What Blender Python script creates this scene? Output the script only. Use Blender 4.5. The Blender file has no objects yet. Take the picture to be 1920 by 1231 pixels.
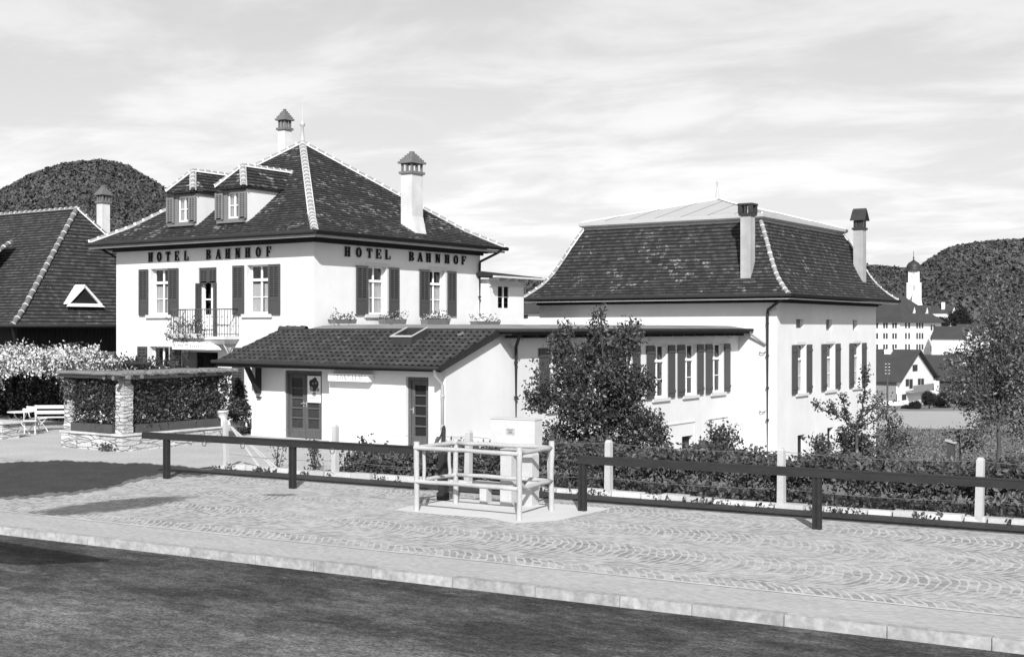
import bpy, math, random
import numpy as np
from mathutils import Vector, Matrix
random.seed(7); RNG = np.random.default_rng(7)
S = bpy.context.scene; COL = S.collection; rad = math.radians

# ------------------------------------------------------------------ camera, sky, sun, exposure
CAMZ = 3.4; FPX = 2350.0; YAW = rad(34.1)
CR = Vector((math.cos(YAW), math.sin(YAW), 0)); CF = Vector((-math.sin(YAW), math.cos(YAW), 0))
cam = bpy.data.cameras.new('camera'); camo = bpy.data.objects.new('camera', cam); COL.objects.link(camo)
cam.sensor_width = 36; cam.lens = 36 * FPX / 1920; cam.clip_start = 0.1; cam.clip_end = 9000
camo.location = (0, 0, CAMZ); camo.rotation_euler = (rad(90), 0, YAW); S.camera = camo

SUN_TO = Vector((0.575, -0.8185, 0)); SUN_EL = rad(34.0)
sd = Vector((SUN_TO.x * math.cos(SUN_EL), SUN_TO.y * math.cos(SUN_EL), math.sin(SUN_EL)))
sun = bpy.data.lights.new('sun', 'SUN'); sun.energy = 4.3; sun.angle = rad(0.5); sun.color = (1, 1, 1)
suno = bpy.data.objects.new('sun', sun); COL.objects.link(suno)
suno.rotation_euler = sd.to_track_quat('Z', 'Y').to_euler(); suno.location = (20, -30, 40)

w = bpy.data.worlds.new('World'); S.world = w; w.use_nodes = True
nt = w.node_tree; nt.nodes.clear()
def wn(t, **k):
    n = nt.nodes.new(t)
    for a, b in k.items(): setattr(n, a, b)
    return n
def wm(op, a, b=None, c=None, clamp=False):
    n = nt.nodes.new('ShaderNodeMath'); n.operation = op; n.use_clamp = clamp
    for i, v in enumerate((a, b, c)):
        if v is None: continue
        if isinstance(v, (int, float)): n.inputs[i].default_value = v
        else: nt.links.new(v, n.inputs[i])
    return n.outputs[0]
sky = wn('ShaderNodeTexSky', sky_type='NISHITA', sun_disc=False, sun_elevation=SUN_EL,
         sun_rotation=math.atan2(SUN_TO.x, SUN_TO.y), air_density=1.0, dust_density=2.0)
bw = wn('ShaderNodeRGBToBW'); nt.links.new(sky.outputs[0], bw.inputs[0])       # the photograph is black and white
tc = wn('ShaderNodeTexCoord'); sx = wn('ShaderNodeSeparateXYZ'); nt.links.new(tc.outputs['Generated'], sx.inputs[0])
zc = wm('MAXIMUM', sx.outputs[2], 0.0)
den = wm('ADD', zc, 0.10)
cxn = wn('ShaderNodeCombineXYZ')
nt.links.new(wm('DIVIDE', sx.outputs[0], den), cxn.inputs[0]); nt.links.new(wm('DIVIDE', sx.outputs[1], den), cxn.inputs[1])
mp = wn('ShaderNodeMapping'); mp.inputs['Scale'].default_value = (0.85, 1.15, 1); mp.inputs['Rotation'].default_value = (0, 0, rad(-40))
mp.inputs['Location'].default_value = (0.4, 0.3, 0)
nt.links.new(cxn.outputs[0], mp.inputs[0])
cn = wn('ShaderNodeTexNoise'); cn.inputs['Scale'].default_value = 1.5; cn.inputs['Detail'].default_value = 8; cn.inputs['Roughness'].default_value = 0.58
cn.inputs['Distortion'].default_value = 0.35
nt.links.new(mp.outputs[0], cn.inputs[0])
mr = wn('ShaderNodeMapRange'); mr.interpolation_type = 'SMOOTHSTEP'
nt.links.new(cn.outputs[0], mr.inputs[0])
mr.inputs[1].default_value = 0.40; mr.inputs[2].default_value = 0.64; mr.inputs[3].default_value = 0.0; mr.inputs[4].default_value = 1.0
# haze near the horizon, fading overhead
hz = wn('ShaderNodeMapRange'); nt.links.new(zc, hz.inputs[0])
hz.inputs[1].default_value = 0.0; hz.inputs[2].default_value = 1.25; hz.inputs[3].default_value = 1.0; hz.inputs[4].default_value = 0.0
base = wm('MULTIPLY_ADD', hz.outputs[0], 3.3, wm('MULTIPLY', bw.outputs[0], 0.30))
cl = wm('MULTIPLY', wm('MULTIPLY', mr.outputs[0], hz.outputs[0]), 1.15)
tot = wm('ADD', base, cl)
bg = wn('ShaderNodeBackground'); bg.inputs[1].default_value = 0.13
nt.links.new(tot, bg.inputs[0])
wo = wn('ShaderNodeOutputWorld'); nt.links.new(bg.outputs[0], wo.inputs[0])

vs = S.view_settings; vs.view_transform = 'Standard'; vs.look = 'None'; vs.exposure = 0.49; vs.gamma = 1.0

# ------------------------------------------------------------------ helpers
def at(x, y, d):                     # point seen at photo position x, y, d metres in front of the camera
    return Vector((0, 0, CAMZ)) + d * (CF + CR * ((x - 960) / FPX) - Vector((0, 0, (y - 615.5) / FPX)))

class NT:
    def __init__(s, name):
        s.m = bpy.data.materials.new(name); s.m.use_nodes = True; s.t = s.m.node_tree
        s.t.nodes.clear(); s.out = s.t.nodes.new('ShaderNodeOutputMaterial')
        s.p = s.t.nodes.new('ShaderNodeBsdfPrincipled'); s.t.links.new(s.p.outputs[0], s.out.inputs[0])
    def n(s, t): return s.t.nodes.new(t)
    def l(s, a, b): s.t.links.new(a, b)
    def math(s, op, a, b=None, c=None, clamp=False):
        n = s.n('ShaderNodeMath'); n.operation = op; n.use_clamp = clamp
        for i, v in enumerate((a, b, c)):
            if v is None: continue
            if isinstance(v, (int, float)): n.inputs[i].default_value = v
            else: s.l(v, n.inputs[i])
        return n.outputs[0]
    def pos(s, scale=(1, 1, 1), rotz=0):
        g = s.n('ShaderNodeNewGeometry'); m = s.n('ShaderNodeMapping')
        m.inputs['Scale'].default_value = scale; m.inputs['Rotation'].default_value = (0, 0, rotz)
        s.l(g.outputs['Position'], m.inputs[0]); return m.outputs[0]
    def noise(s, vec, scale, detail=4, rough=0.55):
        n = s.n('ShaderNodeTexNoise'); s.l(vec, n.inputs[0]); n.inputs['Scale'].default_value = scale
        n.inputs['Detail'].default_value = detail; n.inputs['Roughness'].default_value = rough; return n.outputs[0]
    def ramp(s, v, a, b, lo, hi):
        n = s.n('ShaderNodeMapRange'); n.interpolation_type = 'SMOOTHSTEP'; s.l(v, n.inputs[0])
        for i, q in enumerate((a, b, lo, hi)): n.inputs[i + 1].default_value = q
        return n.outputs[0]
    def attr(s, name='rnd'):
        n = s.n('ShaderNodeAttribute'); n.attribute_name = name; return n.outputs['Fac']
    def bump(s, h, strength, dist=0.01):
        b = s.n('ShaderNodeBump'); b.inputs['Strength'].default_value = strength; b.inputs['Distance'].default_value = dist
        s.l(h, b.inputs['Height']); s.l(b.outputs[0], s.p.inputs['Normal'])
    def done(s, col, rough=0.8, spec=0.3):
        if isinstance(col, (int, float)): s.p.inputs['Base Color'].default_value = (col, col, col, 1)
        else: s.l(col, s.p.inputs['Base Color'])
        s.p.inputs['Roughness'].default_value = rough; s.p.inputs['Specular IOR Level'].default_value = spec
        return s.m

def simple(name, col, var=0.2, sc=2.0, fine=0.15, fsc=30, rough=0.8, spec=0.3, bump=0.2, stretch=(1, 1, 1), rnd=0.0):
    t = NT(name); p = t.pos(stretch)
    a = t.math('MULTIPLY_ADD', t.noise(p, sc), 2 * var, 1 - var)
    b = t.math('MULTIPLY_ADD', t.noise(p, fsc, 3), 2 * fine, 1 - fine)
    v = t.math('MULTIPLY', t.math('MULTIPLY', a, b), col)
    if rnd: v = t.math('MULTIPLY', v, t.math('MULTIPLY_ADD', t.attr(), 2 * rnd, 1 - rnd))
    if bump: t.bump(t.noise(p, fsc, 4), bump)
    return t.done(v, rough, spec)

def tile_mat(name, lo, hi, lichen, lsc=0.9, thr=0.55, frac=0.80):
    t = NT(name); r = t.attr(); p = t.pos()
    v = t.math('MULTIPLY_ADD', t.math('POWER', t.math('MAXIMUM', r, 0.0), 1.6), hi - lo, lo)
    v = t.math('MULTIPLY', v, t.math('MULTIPLY_ADD', t.math('LESS_THAN', r, -0.1), -0.72, 1.0))  # negative values mark the painted course line, darkened here
    patch = t.ramp(t.noise(p, lsc, 5, 0.65), thr, thr + 0.16, 0.0, 1.0)
    r2 = t.math('FRACT', t.math('MULTIPLY', r, 37.7))
    li = t.math('MULTIPLY', t.math('GREATER_THAN', r, 0.0), t.math('MULTIPLY', patch, t.ramp(r2, frac, frac + 0.08, 0, 1)))
    blot = t.ramp(t.noise(p, 11, 3), 0.47, 0.6, 0.15, 1)
    v = t.math('MULTIPLY_ADD', t.math('MULTIPLY', li, blot), lichen, v)
    v = t.math('MULTIPLY', v, t.math('MULTIPLY_ADD', t.noise(p, 25, 3), 0.8, 0.6))
    t.bump(t.noise(p, 60, 3), 0.35)
    return t.done(v, 0.8, 0.25)

def plaster_mat(name, col, streak=0.07, foot=0.2):
    t = NT(name); p = t.pos(); ps = t.pos((1.6, 1.6, 0.12))
    a = t.ramp(t.noise(p, 0.55, 6, 0.65), 0.3, 0.75, 1 - streak, 1.0)
    b = t.ramp(t.noise(ps, 1.3, 6), 0.30, 0.62, 1 - streak * 0.28, 1.0)
    c = t.math('MULTIPLY_ADD', t.noise(p, 45, 3), 0.06, 0.97)
    z = t.n('ShaderNodeSeparateXYZ'); t.l(p, z.inputs[0])
    low = t.ramp(t.math('ADD', z.outputs[2], t.math('MULTIPLY', t.noise(p, 1.5), 0.5)), foot, foot + 0.5, 0.86, 1.0)   # splash soiling along the foot of the wall
    v = t.math('MULTIPLY', t.math('MULTIPLY', t.math('MULTIPLY', a, b), c), t.math('MULTIPLY', low, col))
    t.bump(t.noise(p, 70, 4), 0.25, 0.006)
    return t.done(v, 0.9, 0.15)

def leaf_mat(name, lo, hi, rough=0.5, spec=0.4, trans=0.0):
    t = NT(name); r = t.attr()
    v = t.math('MULTIPLY_ADD', r, hi - lo, lo)
    m = t.done(v, rough, spec)
    if trans:
        tr = t.n('ShaderNodeBsdfTranslucent'); t.l(v, tr.inputs[0]); mx = t.n('ShaderNodeMixShader'); mx.inputs[0].default_value = trans
        t.l(t.p.outputs[0], mx.inputs[1]); t.l(tr.outputs[0], mx.inputs[2]); t.l(mx.outputs[0], t.out.inputs[0])
    return m

def glass_mat():
    t = NT('window_glass'); t.t.nodes.remove(t.p)
    tr = t.n('ShaderNodeBsdfTransparent'); tr.inputs[0].default_value = (1, 1, 1, 1)
    gl = t.n('ShaderNodeBsdfGlossy'); gl.inputs['Roughness'].default_value = 0.02
    lw = t.n('ShaderNodeLayerWeight'); lw.inputs[0].default_value = 0.35
    mx = t.n('ShaderNodeMixShader'); t.l(t.math('MULTIPLY_ADD', lw.outputs['Fresnel'], 0.8, 0.04), mx.inputs[0])
    t.l(tr.outputs[0], mx.inputs[1]); t.l(gl.outputs[0], mx.inputs[2]); t.l(mx.outputs[0], t.out.inputs[0])
    return t.m

RD = rad(4.78)      # the street runs 4.8 degrees off the building fronts
def cobble_mat():
    t = NT('cobbles'); p = t.pos(rotz=-RD); s3 = t.n('ShaderNodeSeparateXYZ'); t.l(p, s3.inputs[0])
    x, y = s3.outputs[0], s3.outputs[1]
    g = t.noise(t.pos(), 0.8, 3)
    W = 1.85; H = 0.128
    yy = t.math('DIVIDE', t.math('ADD', y, 0.35), W); ci = t.math('FLOOR', yy); c = t.math('SUBTRACT', t.math('FRACT', yy), 0.5)
    wob = t.math('MULTIPLY', t.math('SUBTRACT', t.noise(t.pos(), 2.5, 2), 0.5), 0.16)
    arc = t.math('MULTIPLY', t.math('MULTIPLY', c, c), 1.55)
    ta = t.math('ADD', t.math('ADD', t.math('ADD', x, arc), wob), t.math('MULTIPLY', ci, 0.37))
    rr = t.math('DIVIDE', ta, H); ri = t.math('FLOOR', rr); rf = t.math('FRACT', rr)
    cc = t.math('ADD', t.math('MULTIPLY', c, 17.0), t.math('MULTIPLY', t.math('FRACT', t.math('MULTIPLY', ri, 0.5)), 1.0))
    ki = t.math('FLOOR', cc); kf = t.math('FRACT', cc)
    def edge(f, wd): return t.ramp(t.math('ABSOLUTE', t.math('SUBTRACT', f, 0.5)), 0.5 - wd, 0.5 - wd * 0.4, 0, 1)
    jr = edge(rf, 0.17); jk = t.math('MULTIPLY', edge(kf, 0.11), 0.45)
    joint = t.math('MAXIMUM', jr, jk)
    cv = t.n('ShaderNodeCombineXYZ'); t.l(ri, cv.inputs[0]); t.l(ki, cv.inputs[1]); t.l(ci, cv.inputs[2])
    wnz = t.n('ShaderNodeTexWhiteNoise'); wnz.noise_dimensions = '3D'; t.l(cv.outputs[0], wnz.inputs[0])
    stone = t.math('MULTIPLY_ADD', wnz.outputs[0], 0.20, 0.165)
    patch = t.ramp(t.noise(t.pos(), 0.35, 5, 0.6), 0.35, 0.68, 0.0, 1.0)      # sand swept over the stones in places
    jc = 0.49
    fac = t.math('MULTIPLY', joint, t.math('MULTIPLY_ADD', patch, -0.5, 0.85))
    v = t.math('ADD', t.math('MULTIPLY', stone, t.math('SUBTRACT', 1.0, fac)), t.math('MULTIPLY', fac, jc))
    v = t.math('ADD', t.math('MULTIPLY', v, t.math('SUBTRACT', 1.0, t.math('MULTIPLY', patch, 0.42))), t.math('MULTIPLY', t.math('MULTIPLY', patch, 0.42), 0.47))
    # damp dark stain
    gx = t.n('ShaderNodeSeparateXYZ'); gp = t.n('ShaderNodeNewGeometry'); t.l(gp.outputs['Position'], gx.inputs[0])
    def blob(x0, y0, ang, a, b, amt):
        dx = t.math('SUBTRACT', gx.outputs[0], x0); dy = t.math('SUBTRACT', gx.outputs[1], y0); ca, sa = math.cos(ang), math.sin(ang)
        u = t.math('DIVIDE', t.math('ADD', t.math('MULTIPLY', dx, ca), t.math('MULTIPLY', dy, sa)), a)
        q = t.math('DIVIDE', t.math('SUBTRACT', t.math('MULTIPLY', dy, ca), t.math('MULTIPLY', dx, sa)), b)
        d = t.math('ADD', t.math('ADD', t.math('MULTIPLY', u, u), t.math('MULTIPLY', q, q)), t.math('MULTIPLY', t.math('SUBTRACT', t.noise(t.pos(), 3.0, 5, 0.7), 0.5), 1.6))
        return t.ramp(d, 0.45, 1.15, amt, 0.0)
    b1 = blob(-19.85, 15.6, 1.5, 1.9, 0.75, 0.68); b2 = blob(-18.30, 18.55, 0.5, 0.42, 0.2, 0.55)
    keep = t.math('SUBTRACT', 1.0, t.math('MAXIMUM', b1, b2))
    v = t.math('MULTIPLY', v, t.math('MULTIPLY', keep, t.ramp(t.noise(t.pos((1, 1, 1)), 13, 5, 0.8), 0.34, 0.66, 0.84, 1.14)))
    v = t.math('MULTIPLY', v, t.ramp(t.noise(t.pos(), 2.2, 5, 0.75), 0.34, 0.66, 0.90, 1.07))
    v = t.math('MULTIPLY', v, 1.06)
    t.bump(t.math('SUBTRACT', 1.0, joint), 0.25, 0.01)
    return t.done(v, 0.85, 0.2)

def road_mat():
    t = NT('road_tarmac'); p = t.pos((0.65, 1.5, 1), -RD)
    a = t.ramp(t.noise(p, 0.7, 6, 0.7), 0.36, 0.70, 0.0, 1.0); b = t.noise(t.pos((0.8, 1.4, 1), -RD), 5, 6, 0.85); g = t.noise(t.pos(), 26, 4, 0.75)
    s3 = t.n('ShaderNodeSeparateXYZ'); t.l(t.pos(rotz=-RD), s3.inputs[0])
    lane = t.ramp(t.math('ADD', s3.outputs[1], t.math('MULTIPLY', t.noise(p, 1.6, 4, 0.7), 2.0)), 11.6, 13.6, 0.055, 0.0)          # dusty wheel track away from the kerb
    v = t.math('ADD', t.math('MULTIPLY_ADD', a, 0.062, 0.028), lane)
    v = t.math('MULTIPLY', v, t.ramp(b, 0.28, 0.74, 0.48, 1.7)); v = t.math('MULTIPLY', v, t.ramp(g, 0.34, 0.68, 0.55, 1.50))
    spk = t.math('ADD', t.ramp(t.noise(t.pos((1, 2, 1)), 3.2, 3), 0.64, 0.76, 0.0, 0.07), t.ramp(t.noise(t.pos(), 17, 2), 0.70, 0.78, 0.0, 0.12))
    t.bump(t.noise(t.pos(), 50, 3), 0.6, 0.01)
    return t.done(t.math('ADD', v, spk), 0.85, 0.2)

def stone_mat(name, col):
    t = NT(name); g = t.n('ShaderNodeNewGeometry'); m = t.n('ShaderNodeMapping'); m.inputs['Scale'].default_value = (1.7, 1.7, 9.5); t.l(g.outputs['Position'], m.inputs[0])
    ad = t.n('ShaderNodeVectorMath'); ad.operation = 'ADD'; nz = t.n('ShaderNodeTexNoise'); nz.inputs['Scale'].default_value = 3; t.l(g.outputs['Position'], nz.inputs[0])
    sc = t.n('ShaderNodeVectorMath'); sc.operation = 'SCALE'; sc.inputs['Scale'].default_value = 0.7; t.l(nz.outputs['Color'], sc.inputs[0]); t.l(m.outputs[0], ad.inputs[0]); t.l(sc.outputs[0], ad.inputs[1])
    v1 = t.n('ShaderNodeTexVoronoi'); v1.feature = 'DISTANCE_TO_EDGE'; v1.inputs['Scale'].default_value = 1.0; v1.inputs['Randomness'].default_value = 0.85; t.l(ad.outputs[0], v1.inputs[0])
    v2 = t.n('ShaderNodeTexVoronoi'); v2.inputs['Scale'].default_value = 1.0; v2.inputs['Randomness'].default_value = 0.85; t.l(ad.outputs[0], v2.inputs[0])
    sp = t.n('ShaderNodeSeparateColor'); t.l(v2.outputs['Color'], sp.inputs[0])
    j = t.ramp(v1.outputs['Distance'], 0.01, 0.09, 1.0, 0.0)
    v = t.math('MULTIPLY_ADD', sp.outputs[0], 0.16, col - 0.08); v = t.math('MULTIPLY', v, t.math('SUBTRACT', 1.0, t.math('MULTIPLY', j, 0.28)))
    v = t.math('MULTIPLY', v, t.math('MULTIPLY_ADD', t.noise(t.pos(), 16, 4), 0.6, 0.7))
    t.bump(t.math('ADD', t.math('MULTIPLY', j, -1.0), t.math('MULTIPLY', t.noise(t.pos(), 14, 4), 0.8)), 1.0, 0.04)
    return t.done(v, 0.9, 0.15)

MT = dict(
    plaster=plaster_mat('white_plaster', 0.72, 0.11), plaster_annex=plaster_mat('annex_plaster', 0.72, 0.09, 0.0), plaster_hall=plaster_mat('hall_plaster', 0.71, 0.11, -2.9),
    chimney=plaster_mat('chimney_plaster', 0.70, 0.30), hall_chimney=plaster_mat('hall_chimney_plaster', 0.50, 0.35),
    stone=simple('window_stone', 0.56, 0.08, 3, 0.1), white=simple('white_paint', 0.80, 0.05, 3, 0.05, rough=0.5, bump=0.05),
    shutter=simple('shutter_paint', 0.060, 0.12, 4, 0.1, rough=0.55), shutter_pale=simple('faded_shutter_paint', 0.17, 0.15, 4, 0.1, rough=0.6),
    dark=simple('dark_interior', 0.012, 0, 1, 0, bump=0), curtain=simple('curtain_cloth', 0.82, 0.10, 6, 0.1, rough=0.95, bump=0.1, stretch=(4, 4, 0.4)),
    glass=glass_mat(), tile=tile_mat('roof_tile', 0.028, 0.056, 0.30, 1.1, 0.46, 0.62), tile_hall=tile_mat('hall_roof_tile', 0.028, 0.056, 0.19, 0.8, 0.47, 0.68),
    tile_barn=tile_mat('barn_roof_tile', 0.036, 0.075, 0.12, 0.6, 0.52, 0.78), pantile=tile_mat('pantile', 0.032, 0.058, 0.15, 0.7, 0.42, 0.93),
    ridge=simple('ridge_tile', 0.24, 0.3, 3, 0.25, 20), ridge_barn=simple('barn_ridge_tile', 0.13, 0.3, 3, 0.25, 20), mortar=simple('lime_mortar', 0.62, 0.10, 4, 0.15),
    wood=simple('dark_wood', 0.022, 0.4, 3, 0.3, 20, stretch=(3, 3, 0.4)), beam=simple('tarred_beam', 0.020, 0.45, 3, 0.35, 14, rough=0.7, stretch=(0.8, 3, 3), bump=0.5),
    door=simple('brown_door', 0.085, 0.4, 5, 0.3, 18, rough=0.6, stretch=(3, 3, 0.5)), panel=simple('door_panel', 0.035, 0.4, 5, 0.3, 18, rough=0.6),
    metal=simple('gutter_metal', 0.024, 0.3, 3, 0.2, rough=0.75, spec=0.2), lightmetal=simple('pale_gutter', 0.34, 0.2, 3, 0.2, rough=0.5),
    iron=simple('wrought_iron', 0.07, 0.2, 5, 0.1, rough=0.6), zinc=simple('zinc_roof', 0.42, 0.10, 1.5, 0.06, rough=0.55), letter=simple('letter_paint', 0.012, 0.1, 4, 0.1),
    softlet=simple('faded_lettering', 0.28, 0.1, 4, 0.1), concrete=simple('concrete_post', 0.43, 0.15, 4, 0.18, 35, bump=0.4), pole=simple('peeled_pole', 0.37, 0.18, 5, 0.18, 25, stretch=(1, 1, 1), bump=0.4),
    cabinet=simple('cabinet_paint', 0.48, 0.16, 2.5, 0.10), pillar=simple('pillar_concrete', 0.42, 0.12, 3, 0.15, bump=0.3), slab=simple('slab_concrete', 0.54, 0.16, 0.9, 0.14),
    kerb=simple('kerb_stone', 0.31, 0.50, 3.4, 0.55, 11, bump=0.5, rnd=0.10), edging=simple('edging_stone', 0.46, 0.18, 3, 0.2, 20, rnd=0.18), pave=simple('pavement_tarmac', 0.37, 0.18, 1.4, 0.55, 14, stretch=(0.5, 1.6, 1), bump=0.4),
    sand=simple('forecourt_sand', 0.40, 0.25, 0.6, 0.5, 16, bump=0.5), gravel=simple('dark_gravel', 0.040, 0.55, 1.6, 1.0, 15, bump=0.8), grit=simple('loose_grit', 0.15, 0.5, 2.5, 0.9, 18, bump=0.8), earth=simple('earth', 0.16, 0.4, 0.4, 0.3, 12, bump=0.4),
    grass=simple('meadow', 0.17, 0.45, 0.06, 0.35, 3, bump=0.4), straw=simple('stubble_field', 0.36, 0.15, 0.2, 0.2, 3), cobble=cobble_mat(), road=road_mat(),
    rubble=stone_mat('rubble_stone', 0.46), box=simple('planter_wood', 0.060, 0.3, 4, 0.2), terr=simple('terrace_floor', 0.20, 0.35, 1.2, 0.3), clay=simple('flower_box_clay', 0.15, 0.4, 9, 0.35), pot=simple('white_pot', 0.55, 0.2, 4, 0.1),
    garden=simple('garden_paint', 0.66, 0.1, 4, 0.1), thatch=simple('pole_bark', 0.15, 0.35, 6, 0.35, 30, stretch=(0.4, 2, 2), bump=0.6), bark=simple('bark', 0.055, 0.4, 6, 0.4, 25, bump=0.6), palebark=simple('pale_bark', 0.22, 0.3, 6, 0.3, 25, bump=0.5),
    leaf=leaf_mat('fruit_leaf', 0.010, 0.085, 0.45, 0.5, 0.12), hedge=leaf_mat('hedge_leaf', 0.022, 0.125, 0.5, 0.4, 0.15), vine=leaf_mat('vine_leaf', 0.018, 0.075, 0.45, 0.45, 0.12),
    blossom=leaf_mat('pale_creeper_leaf', 0.34, 0.85, 0.6, 0.3, 0.15), airy=leaf_mat('pale_fruit_leaf', 0.015, 0.20, 0.4, 0.5, 0.2), grassblade=leaf_mat('dry_grass_blade', 0.05, 0.24, 0.6, 0.2, 0.1), far=leaf_mat('far_leaf', 0.014, 0.042, 0.8, 0.1),
    forest=leaf_mat('forest_crown', 0.042, 0.108, 0.95, 0.02), hill=simple('hill_soil', 0.028, 0.3, 0.01, 0.2, 0.1, bump=0), flower=leaf_mat('pale_flower', 0.30, 0.80, 0.6, 0.2),
    farroof=simple('far_roof', 0.048, 0.25, 0.3, 0.2, 2), farwall=simple('far_wall', 0.74, 0.08, 0.1, 0.04, 1, bump=0), farwin=simple('far_window', 0.04, 0, 1, 0, bump=0), dome=simple('copper_dome', 0.028, 0.2, 0.5, 0.1, 3, rough=0.55, spec=0.4),
    poster=simple('poster_paper', 0.72, 0.04, 6, 0.03, bump=0), ink=simple('poster_ink', 0.035, 0.5, 9, 0.3, 40, bump=0), inkmid=simple('poster_grey_ink', 0.22, 0.4, 9, 0.3, 40, bump=0),
)

ORG = {}                              # origin of each object, so that children can be given in world coordinates
def tag(o, label, cat, group=None):
    o['label'] = label; o['category'] = cat
    if group: o['group'] = group
    return o
def thing(name, label, cat, loc=(0, 0, 0), group=None):
    o = bpy.data.objects.new(name, None); COL.objects.link(o); o.location = loc; o.empty_display_size = 0.3
    ORG[o.name] = Vector(loc); return tag(o, label, cat, group)

class Fr:                              # wall frame: u along the wall, n out of it, z up
    def __init__(s, o, U, N): s.o = Vector(o); s.U = Vector(U); s.N = Vector(N); s.Z = Vector((0, 0, 1))
    def __call__(s, u, n, z): return s.o + s.U * u + s.N * n + s.Z * z
def front(Y): return Fr((0, Y, 0), (1, 0, 0), (0, -1, 0))
def right(X): return Fr((X, 0, 0), (0, 1, 0), (1, 0, 0))
WORLD = Fr((0, 0, 0), (1, 0, 0), (0, 1, 0))

class MB:
    def __init__(s, fr=WORLD): s.v = []; s.f = []; s.m = []; s.r = []; s.fr = fr; s.sm = []
    def face(s, pts, m=0, r=None, smooth=False):
        i = len(s.v); s.v += [tuple(p) for p in pts]; s.f.append(tuple(range(i, i + len(pts)))); s.m.append(m)
        s.r.append(random.random() if r is None else r); s.sm.append(smooth)
    def box(s, u0, u1, n0, n1, z0, z1, m=0, r=None):
        r = random.random() if r is None else r; i = len(s.v)
        s.v += [tuple(s.fr(*p)) for p in ((u0, n0, z0), (u1, n0, z0), (u1, n1, z0), (u0, n1, z0), (u0, n0, z1), (u1, n0, z1), (u1, n1, z1), (u0, n1, z1))]
        for q in ((0, 3, 2, 1), (4, 5, 6, 7), (0, 1, 5, 4), (1, 2, 6, 5), (2, 3, 7, 6), (3, 0, 4, 7)):
            s.f.append(tuple(i + k for k in q)); s.m.append(m); s.r.append(r); s.sm.append(False)
    def hexa(s, p, m=0, r=None):       # eight corners, bottom ring then top ring
        r = random.random() if r is None else r; i = len(s.v); s.v += [tuple(q) for q in p]
        for q in ((0, 3, 2, 1), (4, 5, 6, 7), (0, 1, 5, 4), (1, 2, 6, 5), (2, 3, 7, 6), (3, 0, 4, 7)):
            s.f.append(tuple(i + k for k in q)); s.m.append(m); s.r.append(r); s.sm.append(False)
    def bar(s, a, b, w, t, up=(0, 0, 1), m=0):      # rectangular bar from a to b (world points)
        a, b = Vector(a), Vector(b); d = (b - a).normalized(); up = Vector(up)
        x = d.cross(up)
        if x.length < 1e-4: x = d.cross(Vector((1, 0, 0)))
        x.normalize(); y = x.cross(d).normalized(); x *= w / 2; y *= t / 2
        s.hexa([a - x - y, a + x - y, a + x + y, a - x + y, b - x - y, b + x - y, b + x + y, b - x + y], m)
    def tube(s, pts, rr, n=8, m=0, smooth=True, cap=True, r=None):
        pts = [Vector(p) for p in pts]
        if not hasattr(rr, '__len__'): rr = [rr] * len(pts)
        r = random.random() if r is None else r; i0 = len(s.v); ref = None
        for k, p in enumerate(pts):
            d = (pts[min(k + 1, len(pts) - 1)] - pts[max(k - 1, 0)]).normalized()
            if ref is None:
                ref = Vector((0, 0, 1)) if abs(d.z) < 0.9 else Vector((1, 0, 0))
            x = d.cross(ref).normalized(); y = d.cross(x).normalized(); ref = y.cross(d) if False else ref
            for j in range(n):
                a = 2 * math.pi * j / n; s.v.append(tuple(p + (x * math.cos(a) + y * math.sin(a)) * rr[k]))
        for k in range(len(pts) - 1):
            for j in range(n):
                a = i0 + k * n + j; b = i0 + k * n + (j + 1) % n
                s.f.append((a, b, b + n, a + n)); s.m.append(m); s.r.append(r); s.sm.append(smooth)
        if cap:
            for k in (0, len(pts) - 1):
                s.f.append(tuple(i0 + k * n + j for j in range(n))); s.m.append(m); s.r.append(r); s.sm.append(False)
    def lathe(s, c, prof, n=12, m=0, smooth=True):
        s.tube([Vector(c) + Vector((0, 0, z)) for _, z in prof], [q for q, _ in prof], n, m, smooth)
    def build(s, name, mats, parent=None):
        org = ORG[parent.name] if parent is not None else Vector((0, 0, 0))
        me = bpy.data.meshes.new(name); v = np.array(s.v, dtype=float).reshape(-1, 3)
        if parent is not None: v = v - np.array(org)
        me.from_pydata(v.tolist(), [], s.f)
        for mt in (mats if isinstance(mats, (list, tuple)) else [mats]): me.materials.append(MT[mt])
        me.polygons.foreach_set('material_index', s.m); me.polygons.foreach_set('use_smooth', s.sm)
        a = me.attributes.new('rnd', 'FLOAT', 'FACE'); a.data.foreach_set('value', s.r)
        me.update(); o = bpy.data.objects.new(name, me); COL.objects.link(o)
        if parent is not None: o.parent = parent
        ORG[o.name] = org; return o
    def solo(s, name, mats, label=None, cat=None, group=None, kind=None):      # a thing that is one mesh: its origin moves to its foot
        v = np.array(s.v); c = (v.min(0) + v.max(0)) / 2; c[2] = v[:, 2].min()
        keep = s.v; s.v = (v - c).tolist(); o = s.build(name, mats); s.v = keep; o.location = c; ORG[o.name] = Vector(c)
        if label: tag(o, label, cat, group)
        elif group: o['group'] = group
        if kind: o['kind'] = kind
        return o

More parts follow.
